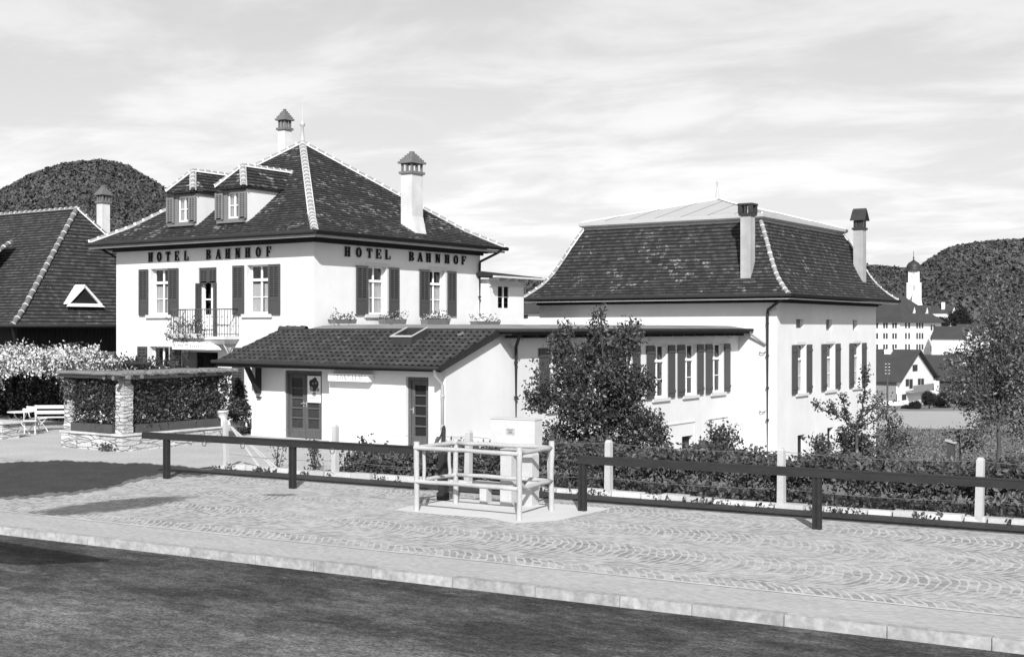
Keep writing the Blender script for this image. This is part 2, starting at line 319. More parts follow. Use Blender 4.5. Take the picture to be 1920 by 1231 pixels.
def grid_wall(mb, u0, u1, z0, z1, holes=(), depth=0.25, m=0):
    us = sorted({u0, u1} | {h[0] for h in holes} | {h[1] for h in holes}); zs = sorted({z0, z1} | {h[2] for h in holes} | {h[3] for h in holes})
    us = [u for u in us if u0 <= u <= u1]; zs = [z for z in zs if z0 <= z <= z1]; fr = mb.fr
    for a, b in zip(us, us[1:]):
        for c, d in zip(zs, zs[1:]):
            um, zm = (a + b) / 2, (c + d) / 2
            if any(h[0] < um < h[1] and h[2] < zm < h[3] for h in holes): continue
            mb.face([fr(a, 0, c), fr(b, 0, c), fr(b, 0, d), fr(a, 0, d)], m, 0.5)
    for a, b, c, d in holes:
        for p, q in (((a, c), (b, c)), ((b, c), (b, d)), ((b, d), (a, d)), ((a, d), (a, c))):
            mb.face([fr(p[0], 0, p[1]), fr(q[0], 0, q[1]), fr(q[0], -depth, q[1]), fr(p[0], -depth, p[1])], m, 0.5)

def roof_face(mb, o, e, i, prof, W, aL, aR, row, tw, m=0, thick=0.024, jit=0.008, wave=0.0):
    o, e, i = Vector(o), Vector(e), Vector(i); Z = Vector((0, 0, 1))
    cum = [0]
    for (d0, z0), (d1, z1) in zip(prof, prof[1:]): cum.append(cum[-1] + math.hypot(d1 - d0, z1 - z0))
    def pos(s):
        s = min(s, cum[-1])
        for k in range(len(cum) - 1):
            if s <= cum[k + 1] + 1e-9:
                f = (s - cum[k]) / (cum[k + 1] - cum[k]); return prof[k][0] + f * (prof[k + 1][0] - prof[k][0]), prof[k][1] + f * (prof[k + 1][1] - prof[k][1])
    k = 0
    while k * row < cum[-1] - 0.02:
        s0, s1 = k * row, min(k * row + row * 1.18, cum[-1]); d0, z0 = pos(s0); d1, z1 = pos(s1)
        L = math.hypot(d1 - d0, z1 - z0); nv = (i * (-(z1 - z0)) + Z * (d1 - d0)) / L
        if nv.z < 0: nv = -nv
        lo0, hi0, lo1, hi1 = aL * d0, W - aR * d0, aL * d1, W - aR * d1
        u = lo0 - (tw / 2 if k % 2 else 0) - (lo0 % tw)
        sub = 1 if not wave else 6
        while u < hi0:
            rr = random.random(); dj = random.uniform(-1, 1) * jit; sj = random.uniform(-1, 1) * jit
            for q in range(sub):
                ua, ub = u + tw * q / sub + (0.004 if q == 0 and not wave else 0), u + tw * (q + 1) / sub
                a0, b0 = min(max(ua, lo0), hi0), min(max(ub, lo0), hi0); a1, b1 = min(max(ua, lo1), hi1), min(max(ub, lo1), hi1)
                if b0 - a0 < 0.004 and b1 - a1 < 0.004: continue
                wa = wave * math.sin(2 * math.pi * q / sub) if wave else 0; wb = wave * math.sin(2 * math.pi * (q + 1) / sub) if wave else 0
                def P(uu, d, z, l): return o + e * uu + i * d + Z * (z - prof[0][1]) + nv * l
                ds, dz = (d1 - d0) / L * sj, (z1 - z0) / L * sj
                A, B = P(a0, d0 - ds, z0 - dz, thick + dj * 0.5 + wa), P(b0, d0 - ds, z0 - dz, thick + dj * 0.5 + wb)
                Cc, D = P(b1, d1, z1, 0.002 + wb), P(a1, d1, z1, 0.002 + wa)
                if wave: mb.face([A, B, Cc, D], m, rr, True)
                else: E1, E2 = A.lerp(D, 0.60), B.lerp(Cc, 0.60); mb.face([A, B, E2, E1], m, rr); mb.face([E1, E2, Cc, D], m, -0.3)      # painted dark course line: grime and the shade under the next course's overlap
                mb.face([A - nv * 0.022, B - nv * 0.022, B, A], m, rr * 0.4)  # front edges painted darker too, as part of that line
            u += tw
        k += 1
    for (d0, z0), (d1, z1) in zip(prof, prof[1:]):       # boarding below the tiles
        def Q(u, d, z): return o + e * u + i * d + Z * (z - prof[0][1] - 0.03)
        mb.face([Q(aL * d0, d0, z0), Q(W - aR * d0, d0, z0), Q(W - aR * d1, d1, z1), Q(aL * d1, d1, z1)], m, 0.1)

def ridge_line(mb, pts, r=0.11, seg=0.36, mt=0, mm=1, ring=0.045, bed=True, n=7, bedr=0.030):
    pts = [Vector(p) for p in pts]; cum = [0]
    for a, b in zip(pts, pts[1:]): cum.append(cum[-1] + (b - a).length)
    def at_(s):
        s = max(0, min(s, cum[-1]))
        for k in range(len(cum) - 1):
            if s <= cum[k + 1] + 1e-9:
                return pts[k].lerp(pts[k + 1], (s - cum[k]) / max(1e-6, cum[k + 1] - cum[k]))
    def half(a, b, ra, rb, m, drop):
        d = (b - a).normalized(); x = d.cross(Vector((0, 0, 1))).normalized(); y = x.cross(d).normalized(); rr = random.random()
        R0 = []; R1 = []
        for j in range(n):
            t = math.pi * j / (n - 1); v = x * math.cos(t) + y * math.sin(t)
            R0.append(a + v * ra - y * drop); R1.append(b + v * rb - y * drop)
        for j in range(n - 1): mb.face([R0[j], R0[j + 1], R1[j + 1], R1[j]], m, rr, True)
        mb.face(R0, m, rr)
    s = 0
    while s < cum[-1] - 0.05:
        e = min(s + seg, cum[-1]); a, b = at_(s), at_(e); j = random.uniform(-0.008, 0.008); up = Vector((0, 0, j))
        half(a + up, b + up, r * random.uniform(0.98, 1.05), r * 0.86, mt, 0.02)
        half(at_(max(0, s - 0.012)) + up, at_(s + ring * random.uniform(.6, 1.25)) + up, r * 1.09, r * 1.04, mm, 0.02)
        s = e
    if bed:
        for sg in (-1, 1):
            q = []
            for a, b in zip(pts, pts[1:]):
                x = (b - a).normalized().cross(Vector((0, 0, 1))).normalized()
                for p in (a, b): q.append(p + x * sg * r * 0.98 + Vector((0, 0, -0.035)))
            mb.tube(q, bedr, 5, mm)

# ------------------------------------------------------------------ windows and shutters
def shutter(par, fr, u0, u1, z0, z1, n0=0.03, kind='louvre', mat='shutter', slot=13, split=0.31):
    mb = MB(fr); t = 0.042; st = 0.075
    if kind == 'louvre':
        zb = z0 + (z1 - z0) * split
        mb.box(u0, u0 + st, n0, n0 + t, z0, z1); mb.box(u1 - st, u1, n0, n0 + t, z0, z1)
        um = (u0 + u1) / 2; mb.box(um - 0.018, um + 0.018, n0, n0 + t - 0.004, zb, z1 - 0.09)
        for za, zc in ((z1 - 0.10, z1), (zb - 0.05, zb + 0.04), (z0, z0 + 0.09)): mb.box(u0 + st, u1 - st, n0, n0 + t - 0.002, za, zc)
        if split > 0.05: mb.box(u0 + st, u1 - st, n0 + 0.006, n0 + t - 0.014, z0 + 0.09, zb - 0.05)
        mb.box(u0 + st, u1 - st, n0 - 0.004, n0, zb, z1 - 0.09)
        za, zc = zb + 0.04, z1 - 0.10; h = (zc - za) / slot
        for k in range(slot):
            z = za + k * h
            for a, b in ((u0 + st, um - 0.018), (um + 0.018, u1 - st)):
                mb.hexa([fr(a, n0 + t - 0.008, z + 0.002), fr(b, n0 + t - 0.008, z + 0.002), fr(b, n0 + 0.004, z + h * 0.30), fr(a, n0 + 0.004, z + h * 0.30),
                         fr(a, n0 + t - 0.008, z + 0.022), fr(b, n0 + t - 0.008, z + 0.022), fr(b, n0 + 0.004, z + h * 0.30 + 0.014), fr(a, n0 + 0.004, z + h * 0.30 + 0.014)])
    else:
        k = 4; w_ = (u1 - u0) / k
        for j in range(k): mb.box(u0 + j * w_ + 0.003, u0 + (j + 1) * w_ - 0.003, n0, n0 + 0.03, z0, z1)
        for zz in (z0 + (z1 - z0) * 0.12, z1 - (z1 - z0) * 0.12): mb.box(u0, u1, n0 + 0.03, n0 + 0.055, zz - 0.05, zz + 0.05)
    return mb.build('shutter', mat, par)

def window(par, fr, u0, u1, z0, z1, sash=0.22, jamb=0.10, lintel=0.14, tr=0.70, bars=1, sill=True, sh=(), shkind='louvre', curt=0.62, shmat='shutter', split=0.31, deep=0.07, smat='stone', dark_up=True):
    mb = MB(fr)                                                            # stone surround
    if lintel: mb.box(u0 - jamb, u1 + jamb, 0.0, 0.012, z1, z1 + lintel)
    if jamb:
        mb.box(u0 - jamb, u0, 0.0, 0.010, z0, z1); mb.box(u1, u1 + jamb, 0.0, 0.010, z0, z1)
    if not lintel and not jamb: mb.box(u0, u1, -sash - 0.05, -sash + 0.05, z0 - 0.02, z0 + 0.03)
    win = mb.build('window', smat, par)
    fm = MB(fr); w_ = 0.055; n1, n0 = -sash + 0.03, -sash - 0.03
    fm.box(u0, u0 + w_, n0, n1, z0, z1); fm.box(u1 - w_, u1, n0, n1, z0, z1); fm.box(u0 + w_, u1 - w_, n0, n1 - 0.002, z0, z0 + 0.07); fm.box(u0 + w_, u1 - w_, n0, n1 - 0.002, z1 - 0.05, z1)
    zt = z0 + (z1 - z0) * tr; um = (u0 + u1) / 2
    if tr < 0.95: fm.box(u0 + w_, u1 - w_, n0, n1 + 0.03, zt - 0.045, zt + 0.045)
    else: zt = z1
    fm.box(um - 0.035, um + 0.035, n0, n1 - 0.004, z0 + 0.07, z1 - 0.05)
    for k in range(bars):
        zb = z0 + (zt - z0) * (k + 1) / (bars + 1); fm.box(u0 + w_, u1 - w_, n0 + 0.01, n1 - 0.012, zb - 0.014, zb + 0.014)
    fm.build('sash_frame', 'white', win)
    g = MB(fr); g.face([fr(u0, -sash, z0), fr(u1, -sash, z0), fr(u1, -sash, z1), fr(u0, -sash, z1)]); g.build('pane', 'glass', win)
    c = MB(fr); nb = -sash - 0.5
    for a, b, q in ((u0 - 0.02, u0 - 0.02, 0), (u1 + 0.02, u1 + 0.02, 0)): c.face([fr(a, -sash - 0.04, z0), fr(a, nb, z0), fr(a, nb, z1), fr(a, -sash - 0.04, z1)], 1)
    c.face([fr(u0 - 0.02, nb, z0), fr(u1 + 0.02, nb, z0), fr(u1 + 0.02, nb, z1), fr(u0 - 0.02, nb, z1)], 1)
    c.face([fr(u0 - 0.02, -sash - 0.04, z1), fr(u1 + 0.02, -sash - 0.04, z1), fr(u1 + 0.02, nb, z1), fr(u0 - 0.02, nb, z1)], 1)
    if curt:
        zc = z0 + (z1 - z0) * curt; k = 26; pr = None
        for half in ((u0 + 0.03, um - 0.01 - random.uniform(0, 0.05)), (um + 0.01 + random.uniform(0, 0.05), u1 - 0.03)):
            pr = None
            for j in range(k + 1):
                u = half[0] + (half[1] - half[0]) * j / k; n = -sash - 0.05 + 0.014 * math.sin(j * 1.9)
                if pr: c.face([fr(pr[0], pr[1], z0), fr(u, n, z0), fr(u, n, zc), fr(pr[0], pr[1], zc)], 0, 0.5, True)
                pr = (u, n)
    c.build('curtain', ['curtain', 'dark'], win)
    if sill:
        q = MB(fr); q.box(u0 - jamb - 0.12, u1 + jamb + 0.12, -sash + 0.02, 0.09, z0 - 0.12, z0 - 0.002); q.build('sill', 'stone', win)
    for a, b in sh: shutter(win, fr, a, b, z0 - 0.02, z1 + 0.0, 0.035, shkind, shmat, split=split)
    return win

def gutter_pipe(par, pts, r=0.055, mat='metal', name='downpipe'):
    mb = MB(); mb.tube(pts, r, 8)
    for a, b in zip(pts, pts[1:]):
        a, b = Vector(a), Vector(b)
        if abs(b.z - a.z) > 1.5:
            for k in range(int(abs(b.z - a.z) / 1.6) + 1):
                p = a.lerp(b, (k + 0.3) / (abs(b.z - a.z) / 1.6 + 1)); mb.tube([p - Vector((0, 0, 0.03)), p + Vector((0, 0, 0.03))], r * 1.25, 8)
    return mb.build(name, mat, par)

# letters: slab-serif capitals drawn in a unit box (x to the right, z up)
def letter(mb, ch, u, z, w_, h, n0=0.03, t=0.035):
    fr = mb.fr; st = 0.27; th = 0.11; sf = 0.075
    def B(a, b, c, d): mb.box(u + a * w_, u + b * w_, n0, n0 + t, z + c * h, z + d * h, 0, 0.5)
    def Q(p): 
        P = [fr(u + x * w_, n0, z + y * h) for x, y in p] + [fr(u + x * w_, n0 + t, z + y * h) for x, y in p]; mb.hexa(P, 0, 0.5)
    def ring(cx, cz, rx, rz, ix, iz, a0=0, a1=2 * math.pi, k=20):
        for j in range(k):
            s0, s1 = a0 + (a1 - a0) * j / k, a0 + (a1 - a0) * (j + 1) / k
            Q([(cx + rx * math.cos(s0), cz + rz * math.sin(s0)), (cx + rx * math.cos(s1), cz + rz * math.sin(s1)), (cx + ix * math.cos(s1), cz + iz * math.sin(s1)), (cx + ix * math.cos(s0), cz + iz * math.sin(s0))])
    def stem(x, top=True, bot=True, s=st):
        B(x, x + s, sf, 1 - sf)
        if top: B(x - 0.09, x + s + 0.09, 1 - sf, 1)
        if bot: B(x - 0.09, x + s + 0.09, 0, sf)
    if ch == 'H': stem(0.08); stem(0.65); B(0.35, 0.65, 0.45, 0.55)
    elif ch == 'O': ring(0.5, 0.5, 0.5, 0.51, 0.22, 0.41)
    elif ch == 'T': stem(0.365, False); B(0, 1, 0.9, 1); B(0, 0.09, 0.68, 0.9); B(0.91, 1, 0.68, 0.9); B(0.365, 0.635, 0.88, 0.9)
    elif ch in 'EF':
        stem(0.1, True, True); B(0.37, 0.95, 0.91, 1); B(0.86, 0.95, 0.70, 0.91); B(0.37, 0.72, 0.46, 0.55); B(0.64, 0.72, 0.36, 0.65)
        if ch == 'E': B(0.37, 1.0, 0, 0.09); B(0.91, 1.0, 0.09, 0.32)
    elif ch == 'L': stem(0.1); B(0.37, 1.0, 0, 0.09); B(0.90, 1.0, 0.09, 0.36)
    elif ch == 'B':
        stem(0.1); hp = math.pi / 2
        for c_, r_ in ((0.745, 0.255), (0.255, 0.255)): ring(0.5, c_, 0.44 if c_ > 0.5 else 0.5, r_, 0.20, r_ - 0.09, -hp, hp, 10)
        B(0.37, 0.5, 0.92, 1); B(0.37, 0.5, 0.455, 0.545); B(0.37, 0.5, 0, 0.08)
    elif ch == 'A':
        Q([(0.0, 0), (0.13, 0), (0.55, 1), (0.42, 1)]); Q([(0.66, 0), (0.98, 0), (0.62, 1), (0.42, 1)]); B(0.2, 0.75, 0.28, 0.37); B(-0.08, 0.25, 0, 0.07); B(0.58, 1.08, 0, 0.07)
    elif ch == 'N':
        B(0.1, 0.23, sf, 1); B(-0.02, 0.36, 0, sf); B(0.78, 0.91, 0, 1 - sf); B(0.64, 1.03, 1 - sf, 1); B(-0.02, 0.2, 1 - sf, 1); Q([(0.62, 0), (0.91, 0), (0.36, 1), (0.07, 1)])
    elif ch == 'I': stem(0.36)
    elif ch == 'M':
        B(0.02, 0.14, 0, 1); B(0.80, 1.0, 0, 1); Q([(0.42, 0), (0.52, 0), (0.28, 1), (0.05, 1)]); Q([(0.44, 0), (0.54, 0), (0.96, 1), (0.84, 1)])

# ------------------------------------------------------------------ foliage
def leaves(mb, centres, per, spread, size, m=0, droop=0.0, flat=0.0, rscale=(0, 1), up=0.35):
    """leaf-sized pointed quads scattered round the given twig points"""
    c = np.repeat(np.array([tuple(p) for p in centres]), per, axis=0); n = len(c)
    p = c + RNG.normal(0, 1, (n, 3)) * np.array(spread)
    d = RNG.normal(0, 1, (n, 3)); d[:, 2] -= droop; d /= np.linalg.norm(d, axis=1)[:, None]
    q = RNG.normal(0, 1, (n, 3)); q[:, 2] += flat; x = np.cross(d, q); x /= np.linalg.norm(x, axis=1)[:, None]
    nz = np.cross(x, d); L = size * RNG.uniform(0.6, 1.3, (n, 1)); W = L * RNG.uniform(0.45, 0.65, (n, 1))
    a = p; b = p + d * L * 0.45 + x * W * 0.5 + nz * W * 0.12; e = p + d * L; g = p + d * L * 0.45 - x * W * 0.5 + nz * W * 0.12
    i0 = len(mb.v); V = np.stack([a, b, e, g], 1).reshape(-1, 3); mb.v += V.tolist()
    cl = np.repeat(RNG.uniform(0, 1, len(centres)), per)
    r = rscale[0] + (rscale[1] - rscale[0]) * np.clip(0.55 * cl + 0.45 * RNG.uniform(0, 1, n), 0, 1)
    for k in range(n): mb.f.append((i0 + 4 * k, i0 + 4 * k + 1, i0 + 4 * k + 2, i0 + 4 * k + 3))
    mb.m += [m] * n; mb.r += r.tolist(); mb.sm += [False] * n

def blob_points(blobs, per_m3, shell=0.35):
    out = []
    for c, rx, ry, rz in blobs:
        k = max(6, int(per_m3 * rx * ry * rz * 4.19))
        v = RNG.normal(0, 1, (k, 3)); v /= np.linalg.norm(v, axis=1)[:, None]; rr = RNG.uniform(shell ** 3, 1, (k, 1)) ** (1 / 3)
        rr *= RNG.uniform(0.82, 1.18, (k, 1))
        out += (np.array(tuple(c)) + v * rr * np.array([rx, ry, rz])).tolist()
    return out

def limb(mb, a, b, r0, r1, sag=0.1, n=5, k=6):
    a, b = Vector(a), Vector(b); L = (b - a).length; pts = []; rs = []
    off = Vector((random.uniform(-1, 1), random.uniform(-1, 1), random.uniform(-0.3, 1))) * sag * L
    for j in range(n + 1):
        t = j / n; pts.append(a.lerp(b, t) + off * math.sin(math.pi * t) * 0.6 + Vector((random.uniform(-1, 1), random.uniform(-1, 1), random.uniform(-1, 1))) * 0.012 * L * (0 < j < n)); rs.append(r0 + (r1 - r0) * t)
    mb.tube(pts, rs, k); return pts

def tree(name, label, base, blobs, fork, r0, per_m3, per, spread, size, mat, bark='bark', cat='tree', group=None, shell=0.35, lean=(0, 0), flecks=0, rscale=(0, 1)):
    base = Vector(base); t = thing(name, label, cat, base, group)
    mb = MB(); top = base + Vector((lean[0], lean[1], fork)); mb.tube([base - Vector((0, 0, 0.15)), base.lerp(top, 0.5) + Vector((0.02, 0, 0)), top], [r0 * 1.25, r0, r0 * 0.85], 8)
    for c, rx, ry, rz in blobs:
        c = Vector(c); st_ = top if c.z > top.z else base.lerp(top, 0.75)
        pts = limb(mb, st_, c, r0 * 0.5, r0 * 0.16, 0.12)
        for _ in range(5):
            v = Vector((random.gauss(0, 1), random.gauss(0, 1), random.gauss(0.3, 1))).normalized()
            limb(mb, random.choice(pts[2:]), c + Vector((v.x * rx, v.y * ry, v.z * rz)) * 0.85, r0 * 0.16, 0.006, 0.15, 4, 5)
    mb.build('trunk', bark, t)
    lf = MB(); leaves(lf, blob_points(blobs, per_m3, shell), per, spread, size, rscale=rscale)
    lf.build('crown', mat, t); return t

# ================================================================== SETTING: ground, road, plaza
SL = 0.0914
def rl(X, nn): return 19.12 + SL * (X + 22.39) + nn            # a line parallel to the street; nn = metres behind the tie rail
def sst(a, b, x):
    t = max(0, min(1, (x - a) / (b - a))); return t * t * (3 - 2 * t)
def gz(x, y):                                                  # height of the natural ground
    d = x * CF.x + y * CF.y; nn = y - rl(x, 0)
    if nn < 2.2: return -0.3
    kd = [(0, 0), (58, -3.3), (100, -4.6), (150, -6.9), (200, -8.9), (250, -11), (320, -12.5), (9000, -12.5)]
    far = 0
    for (a, za), (b, zb) in zip(kd, kd[1:]):
        if a <= d <= b: far = za + (zb - za) * (d - a) / (b - a)
    near = -0.03 - 0.095 * max(0, y - 25.0)
    rz = near if y < 52 else (near + (far - near) * sst(52, 70, y))
    lz = -0.05 - 12.4 * sst(75, 260, d)
    lat = (x * CR.x + y * CR.y) / max(d, 1)
    return lz + (rz - lz) * max(sst(-24, -20.8, x), sst(0.09, 0.19, lat) * sst(50, 62, d))

def structure(o): o['kind'] = 'structure'; return o
xs = [-5000, -2500, -1400, -800, -500, -320, -220, -180] + list(range(-150, -42, 6)) + [-42, -39, -36] + list(np.arange(-32, 12.1, 1.0)) + [16, 22, 30, 42, 60, 90, 140, 220, 400, 900, 2500]
ns = [-900, -200, -60, -20, 0, 2.15, 2.25] + list(np.arange(3, 60, 1.5)) + list(np.arange(60, 236, 4)) + [240, 260, 320, 400, 550, 800, 1200, 2000, 3500, 6000]
mb = MB(); nx = len(xs)
for n_ in ns:
    for x in xs:
        y = rl(x, n_) if abs(x) < 200 else rl(math.copysign(200, x), n_); mb.v.append((x, y, gz(x, y)))
for j in range(len(ns) - 1):
    for i in range(nx - 1):
        a = j * nx + i; mb.f.append((a, a + 1, a + 1 + nx, a + nx))
        xm, nm = (xs[i] + xs[i + 1]) / 2, ns[j]
        mb.m.append(1 if (nm < 30 and xm > -40) else 0); mb.r.append(0.5); mb.sm.append(True)
structure(mb.build('ground', ['grass', 'earth']))

def strip(name, mat, X0, X1, n0, n1, z, seg=40, jag=0.0):
    mb = MB()
    for k in range(seg):
        a, b = X0 + (X1 - X0) * k / seg, X0 + (X1 - X0) * (k + 1) / seg
        mb.face([(a, rl(a, n0), z), (b, rl(b, n0), z), (b, rl(b, n1), z), (a, rl(a, n1), z)])
    return structure(mb.build(name, mat))
strip('road', 'road', -140, 90, -70, -6.55, -0.125)
strip('pavement', 'pave', -90, 40, -6.40, -5.29, 0.0)
strip('plaza', 'cobble', -90, 40, -5.22, 1.32, 0.004)
strip('paving_edge', 'edging', -90, 40, -5.30, -5.22, 0.006, 200)
strip('tarmac_path', 'gravel', -23.4, 40, 1.22, 2.3, 0.012, 120)
mb = MB()                                                       # sandy forecourt in front of the hotel
mb.face([(-110, rl(-110, 1.3), -0.004), (-20.6, rl(-20.6, 1.3), -0.004), (-20.6, 31.5, -0.004), (-39, 44, -0.004), (-110, 60, -0.004)])
structure(mb.build('forecourt', 'sand'))
def ground_px(x, y, z=0.0):
    d = (CAMZ - z) * FPX / (y - 615.5); return at(x, y, d)
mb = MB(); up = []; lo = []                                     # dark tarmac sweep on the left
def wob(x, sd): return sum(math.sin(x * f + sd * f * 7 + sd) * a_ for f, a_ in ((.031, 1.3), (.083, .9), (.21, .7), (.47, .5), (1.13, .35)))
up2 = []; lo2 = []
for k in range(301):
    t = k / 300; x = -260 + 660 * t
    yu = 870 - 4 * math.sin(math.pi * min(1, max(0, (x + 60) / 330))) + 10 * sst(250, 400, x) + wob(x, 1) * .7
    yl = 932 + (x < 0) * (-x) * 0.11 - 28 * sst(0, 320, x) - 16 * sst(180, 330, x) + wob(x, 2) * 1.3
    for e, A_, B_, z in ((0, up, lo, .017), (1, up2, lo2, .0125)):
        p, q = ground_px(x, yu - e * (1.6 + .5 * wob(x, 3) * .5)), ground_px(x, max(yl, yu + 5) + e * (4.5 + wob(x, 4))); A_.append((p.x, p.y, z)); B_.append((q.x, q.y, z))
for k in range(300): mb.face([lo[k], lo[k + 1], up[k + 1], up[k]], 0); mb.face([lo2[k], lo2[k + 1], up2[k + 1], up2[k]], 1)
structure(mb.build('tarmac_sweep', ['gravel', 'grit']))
mb = MB(); x = -90.0                                            # kerb stones
while x < 30:
    L = random.uniform(0.95, 1.35); a, b = x + 0.006, x + L - 0.006; jz = random.uniform(-0.008, 0.006); jn = random.uniform(-0.006, 0.006)
    p = [(u, rl(u, n) , z) for z in (-0.3, 0.012 + jz) for u, n in ((a, -6.55 + jn + (0.0 if z < 0 else 0.015)), (b, -6.55 + jn + (0.0 if z < 0 else 0.015)), (b, -6.39), (a, -6.39))]
    mb.hexa(p); x += L
structure(mb.build('kerb', 'kerb'))
mb = MB(); x = -23.0                                            # rough edging stones in front of the planting
while x < 22:
    L = random.uniform(0.35, 0.85); a, b = x + 0.012, x + L - 0.012; h = random.uniform(0.085, 0.13); n0 = 2.07 + random.uniform(-0.03, 0.03)
    def q(u, n, z): return (u, rl(u, n), z)
    mb.hexa([q(a, n0, -0.1), q(b, n0, -0.1), q(b, n0 + 0.24, -0.1), q(a, n0 + 0.24, -0.1), q(a + 0.015, n0 + 0.03, h + random.uniform(-.012, .012)), q(b - 0.015, n0 + 0.03, h + random.uniform(-.012, .012)), q(b, n0 + 0.24, h), q(a, n0 + 0.24, h)]); x += L
structure(mb.build('edging_stones', 'edging'))

# ================================================================== HOTEL
HX0, HX1, HY0, HY1, HZ = -39.14, -29.0, 31.0, 40.57, 6.40
hotel = thing('hotel_building', 'white two-storey hotel with hipped tile roof, two dormers and its name on both fronts', 'hotel', (-34.07, 35.8, 0))
F0, R0 = front(HY0), right(HX1)
fw = [(-37.17, -36.20, 3.90, 5.60), (-32.13, -31.12, 3.90, 5.60), (-34.59, -33.66, 3.10, 5.57), (-37.22, -36.17, 1.0, 2.73), (-32.2, -31.2, 0.75, 2.73), (-35.30, -33.60, 0.0, 2.55)]
rw = [(33.77, 34.79, 3.90, 5.60), (37.30, 38.27, 3.90, 5.60)]
mb = MB(F0); grid_wall(mb, HX0, HX1, -0.3, HZ, fw, 0.26)
mb.fr = R0; grid_wall(mb, HY0, HY1, -0.3, HZ, rw, 0.26)
mb.face([(HX0, HY0, -0.3), (HX0, HY1, -0.3), (HX0, HY1, HZ), (HX0, HY0, HZ)], 0, 0.5); mb.face([(HX0, HY1, -0.3), (HX1, HY1, -0.3), (HX1, HY1, HZ), (HX0, HY1, HZ)], 0, 0.5)
mb.build('wall', 'plaster', hotel)
mb = MB(F0); mb.box(-35.5, -33.4, -1.2, -1.15, -0.2, 2.7); mb.box(-34.62, -34.58, -1.15, -0.26, 0, 2.55); mb.build('entrance_door', 'panel', hotel)
mb = MB(F0); mb.box(-35.42, -34.66, 0.004, 0.05, 0.9, 2.55); mb.build('entrance_panel', 'clay', hotel)

OV = 0.70; EX0, EX1, EY0, EY1, EZ = HX0 - OV, HX1 + OV, HY0 - OV, HY1 + OV, 6.62
def eaves(par, EX0, EX1, EY0, EY1, HX0, HX1, HY0, HY1, zt, soffit='wood', fascia='lightmetal', gut='metal', ft=0.07):
    mb = MB(); z0 = zt - 0.20
    for (a, b, c, d) in ((EX0, EX1, EY0, HY0 + 0.02), (HX1 - 0.02, EX1, HY0 + 0.021, EY1), (EX0, HX1 - 0.021, HY1 - 0.02, EY1), (EX0, HX0 + 0.02, HY0 + 0.021, HY1 - 0.021)): mb.box(a, b, c, d, z0, z0 + 0.03)
    k = 0.22                                                     # moulded board under the soffit, against the wall
    for q in (0.10, 0.22):
        mb.box(HX0 - q, HX1 + q, HY0 - q, HY0 - q + 0.09, z0 - 0.20 + q * 0.7, z0 - 0.001); mb.box(HX1 + q - 0.09, HX1 + q, HY0 - q + 0.091, HY1 + q, z0 - 0.20 + q * 0.7, z0 - 0.001)
    mb.build('eaves', soffit, par)
    mb = MB(); mb.box(EX0 - 0.012, EX1 + 0.012, EY0 - 0.012, EY0 + 0.012, z0 - 0.02, z0 + ft); mb.box(EX1 - 0.012, EX1 + 0.012, EY0 + 0.013, EY1, z0 - 0.02, z0 + ft); mb.box(EX0 - 0.012, EX0 + 0.012, EY0 + 0.013, EY1, z0 - 0.02, z0 + ft)
    mb.build('fascia', fascia, par)
    mb = MB(); r = 0.075; g = 0.085
    P = [(EX0 - g, EY1 + g), (EX0 - g, EY0 - g), (EX1 + g, EY0 - g), (EX1 + g, EY1 + g)]
    for a, b in zip(P, P[1:]): mb.tube([(a[0], a[1], zt - 0.055), (b[0], b[1], zt - 0.055)], r, 10)
    mb.build('gutter', gut, par)
eaves(hotel, EX0, EX1, EY0, EY1, HX0, HX1, HY0, HY1, EZ)
WX, WY = EX1 - EX0, EY1 - EY0; DX, DY = WX / 2, WY / 2; AZ = 10.60
def hprof(D): return [(0, EZ), (0.20 * D, EZ + 0.155 * (AZ - EZ)), (D, AZ)]
rf = MB()
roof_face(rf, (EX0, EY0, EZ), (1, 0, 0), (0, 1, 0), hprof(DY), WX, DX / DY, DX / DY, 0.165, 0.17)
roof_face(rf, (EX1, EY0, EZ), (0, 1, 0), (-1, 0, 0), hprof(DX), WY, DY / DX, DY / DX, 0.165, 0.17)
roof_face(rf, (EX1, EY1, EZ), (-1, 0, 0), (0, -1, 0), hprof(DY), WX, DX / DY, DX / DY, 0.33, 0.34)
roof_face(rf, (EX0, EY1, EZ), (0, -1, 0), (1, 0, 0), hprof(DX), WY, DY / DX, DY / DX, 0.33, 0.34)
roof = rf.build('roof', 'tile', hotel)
AP = Vector(((EX0 + EX1) / 2, (EY0 + EY1) / 2, AZ)); mb = MB()
for cx_, cy_ in ((EX0, EY0), (EX1, EY0), (EX1, EY1), (EX0, EY1)):
    c = Vector((cx_, cy_, EZ)); q = c.lerp(AP, 0.20); q.z = EZ + 0.155 * (AZ - EZ); k = Vector((0, 0, 0.03)); ridge_line(mb, [c + k, q + k, AP + k], 0.115, 0.36, ring=0.06)
mb.build('ridge_tiles', ['ridge', 'mortar'], roof)
mb = MB(); mb.lathe(AP, [(0.09, -0.1), (0.075, 0.25), (0.045, 0.62), (0.10, 0.68), (0.11, 0.76), (0.05, 0.84), (0.018, 0.9), (0.012, 1.55)], 10); mb.build('finial', 'zinc', roof)

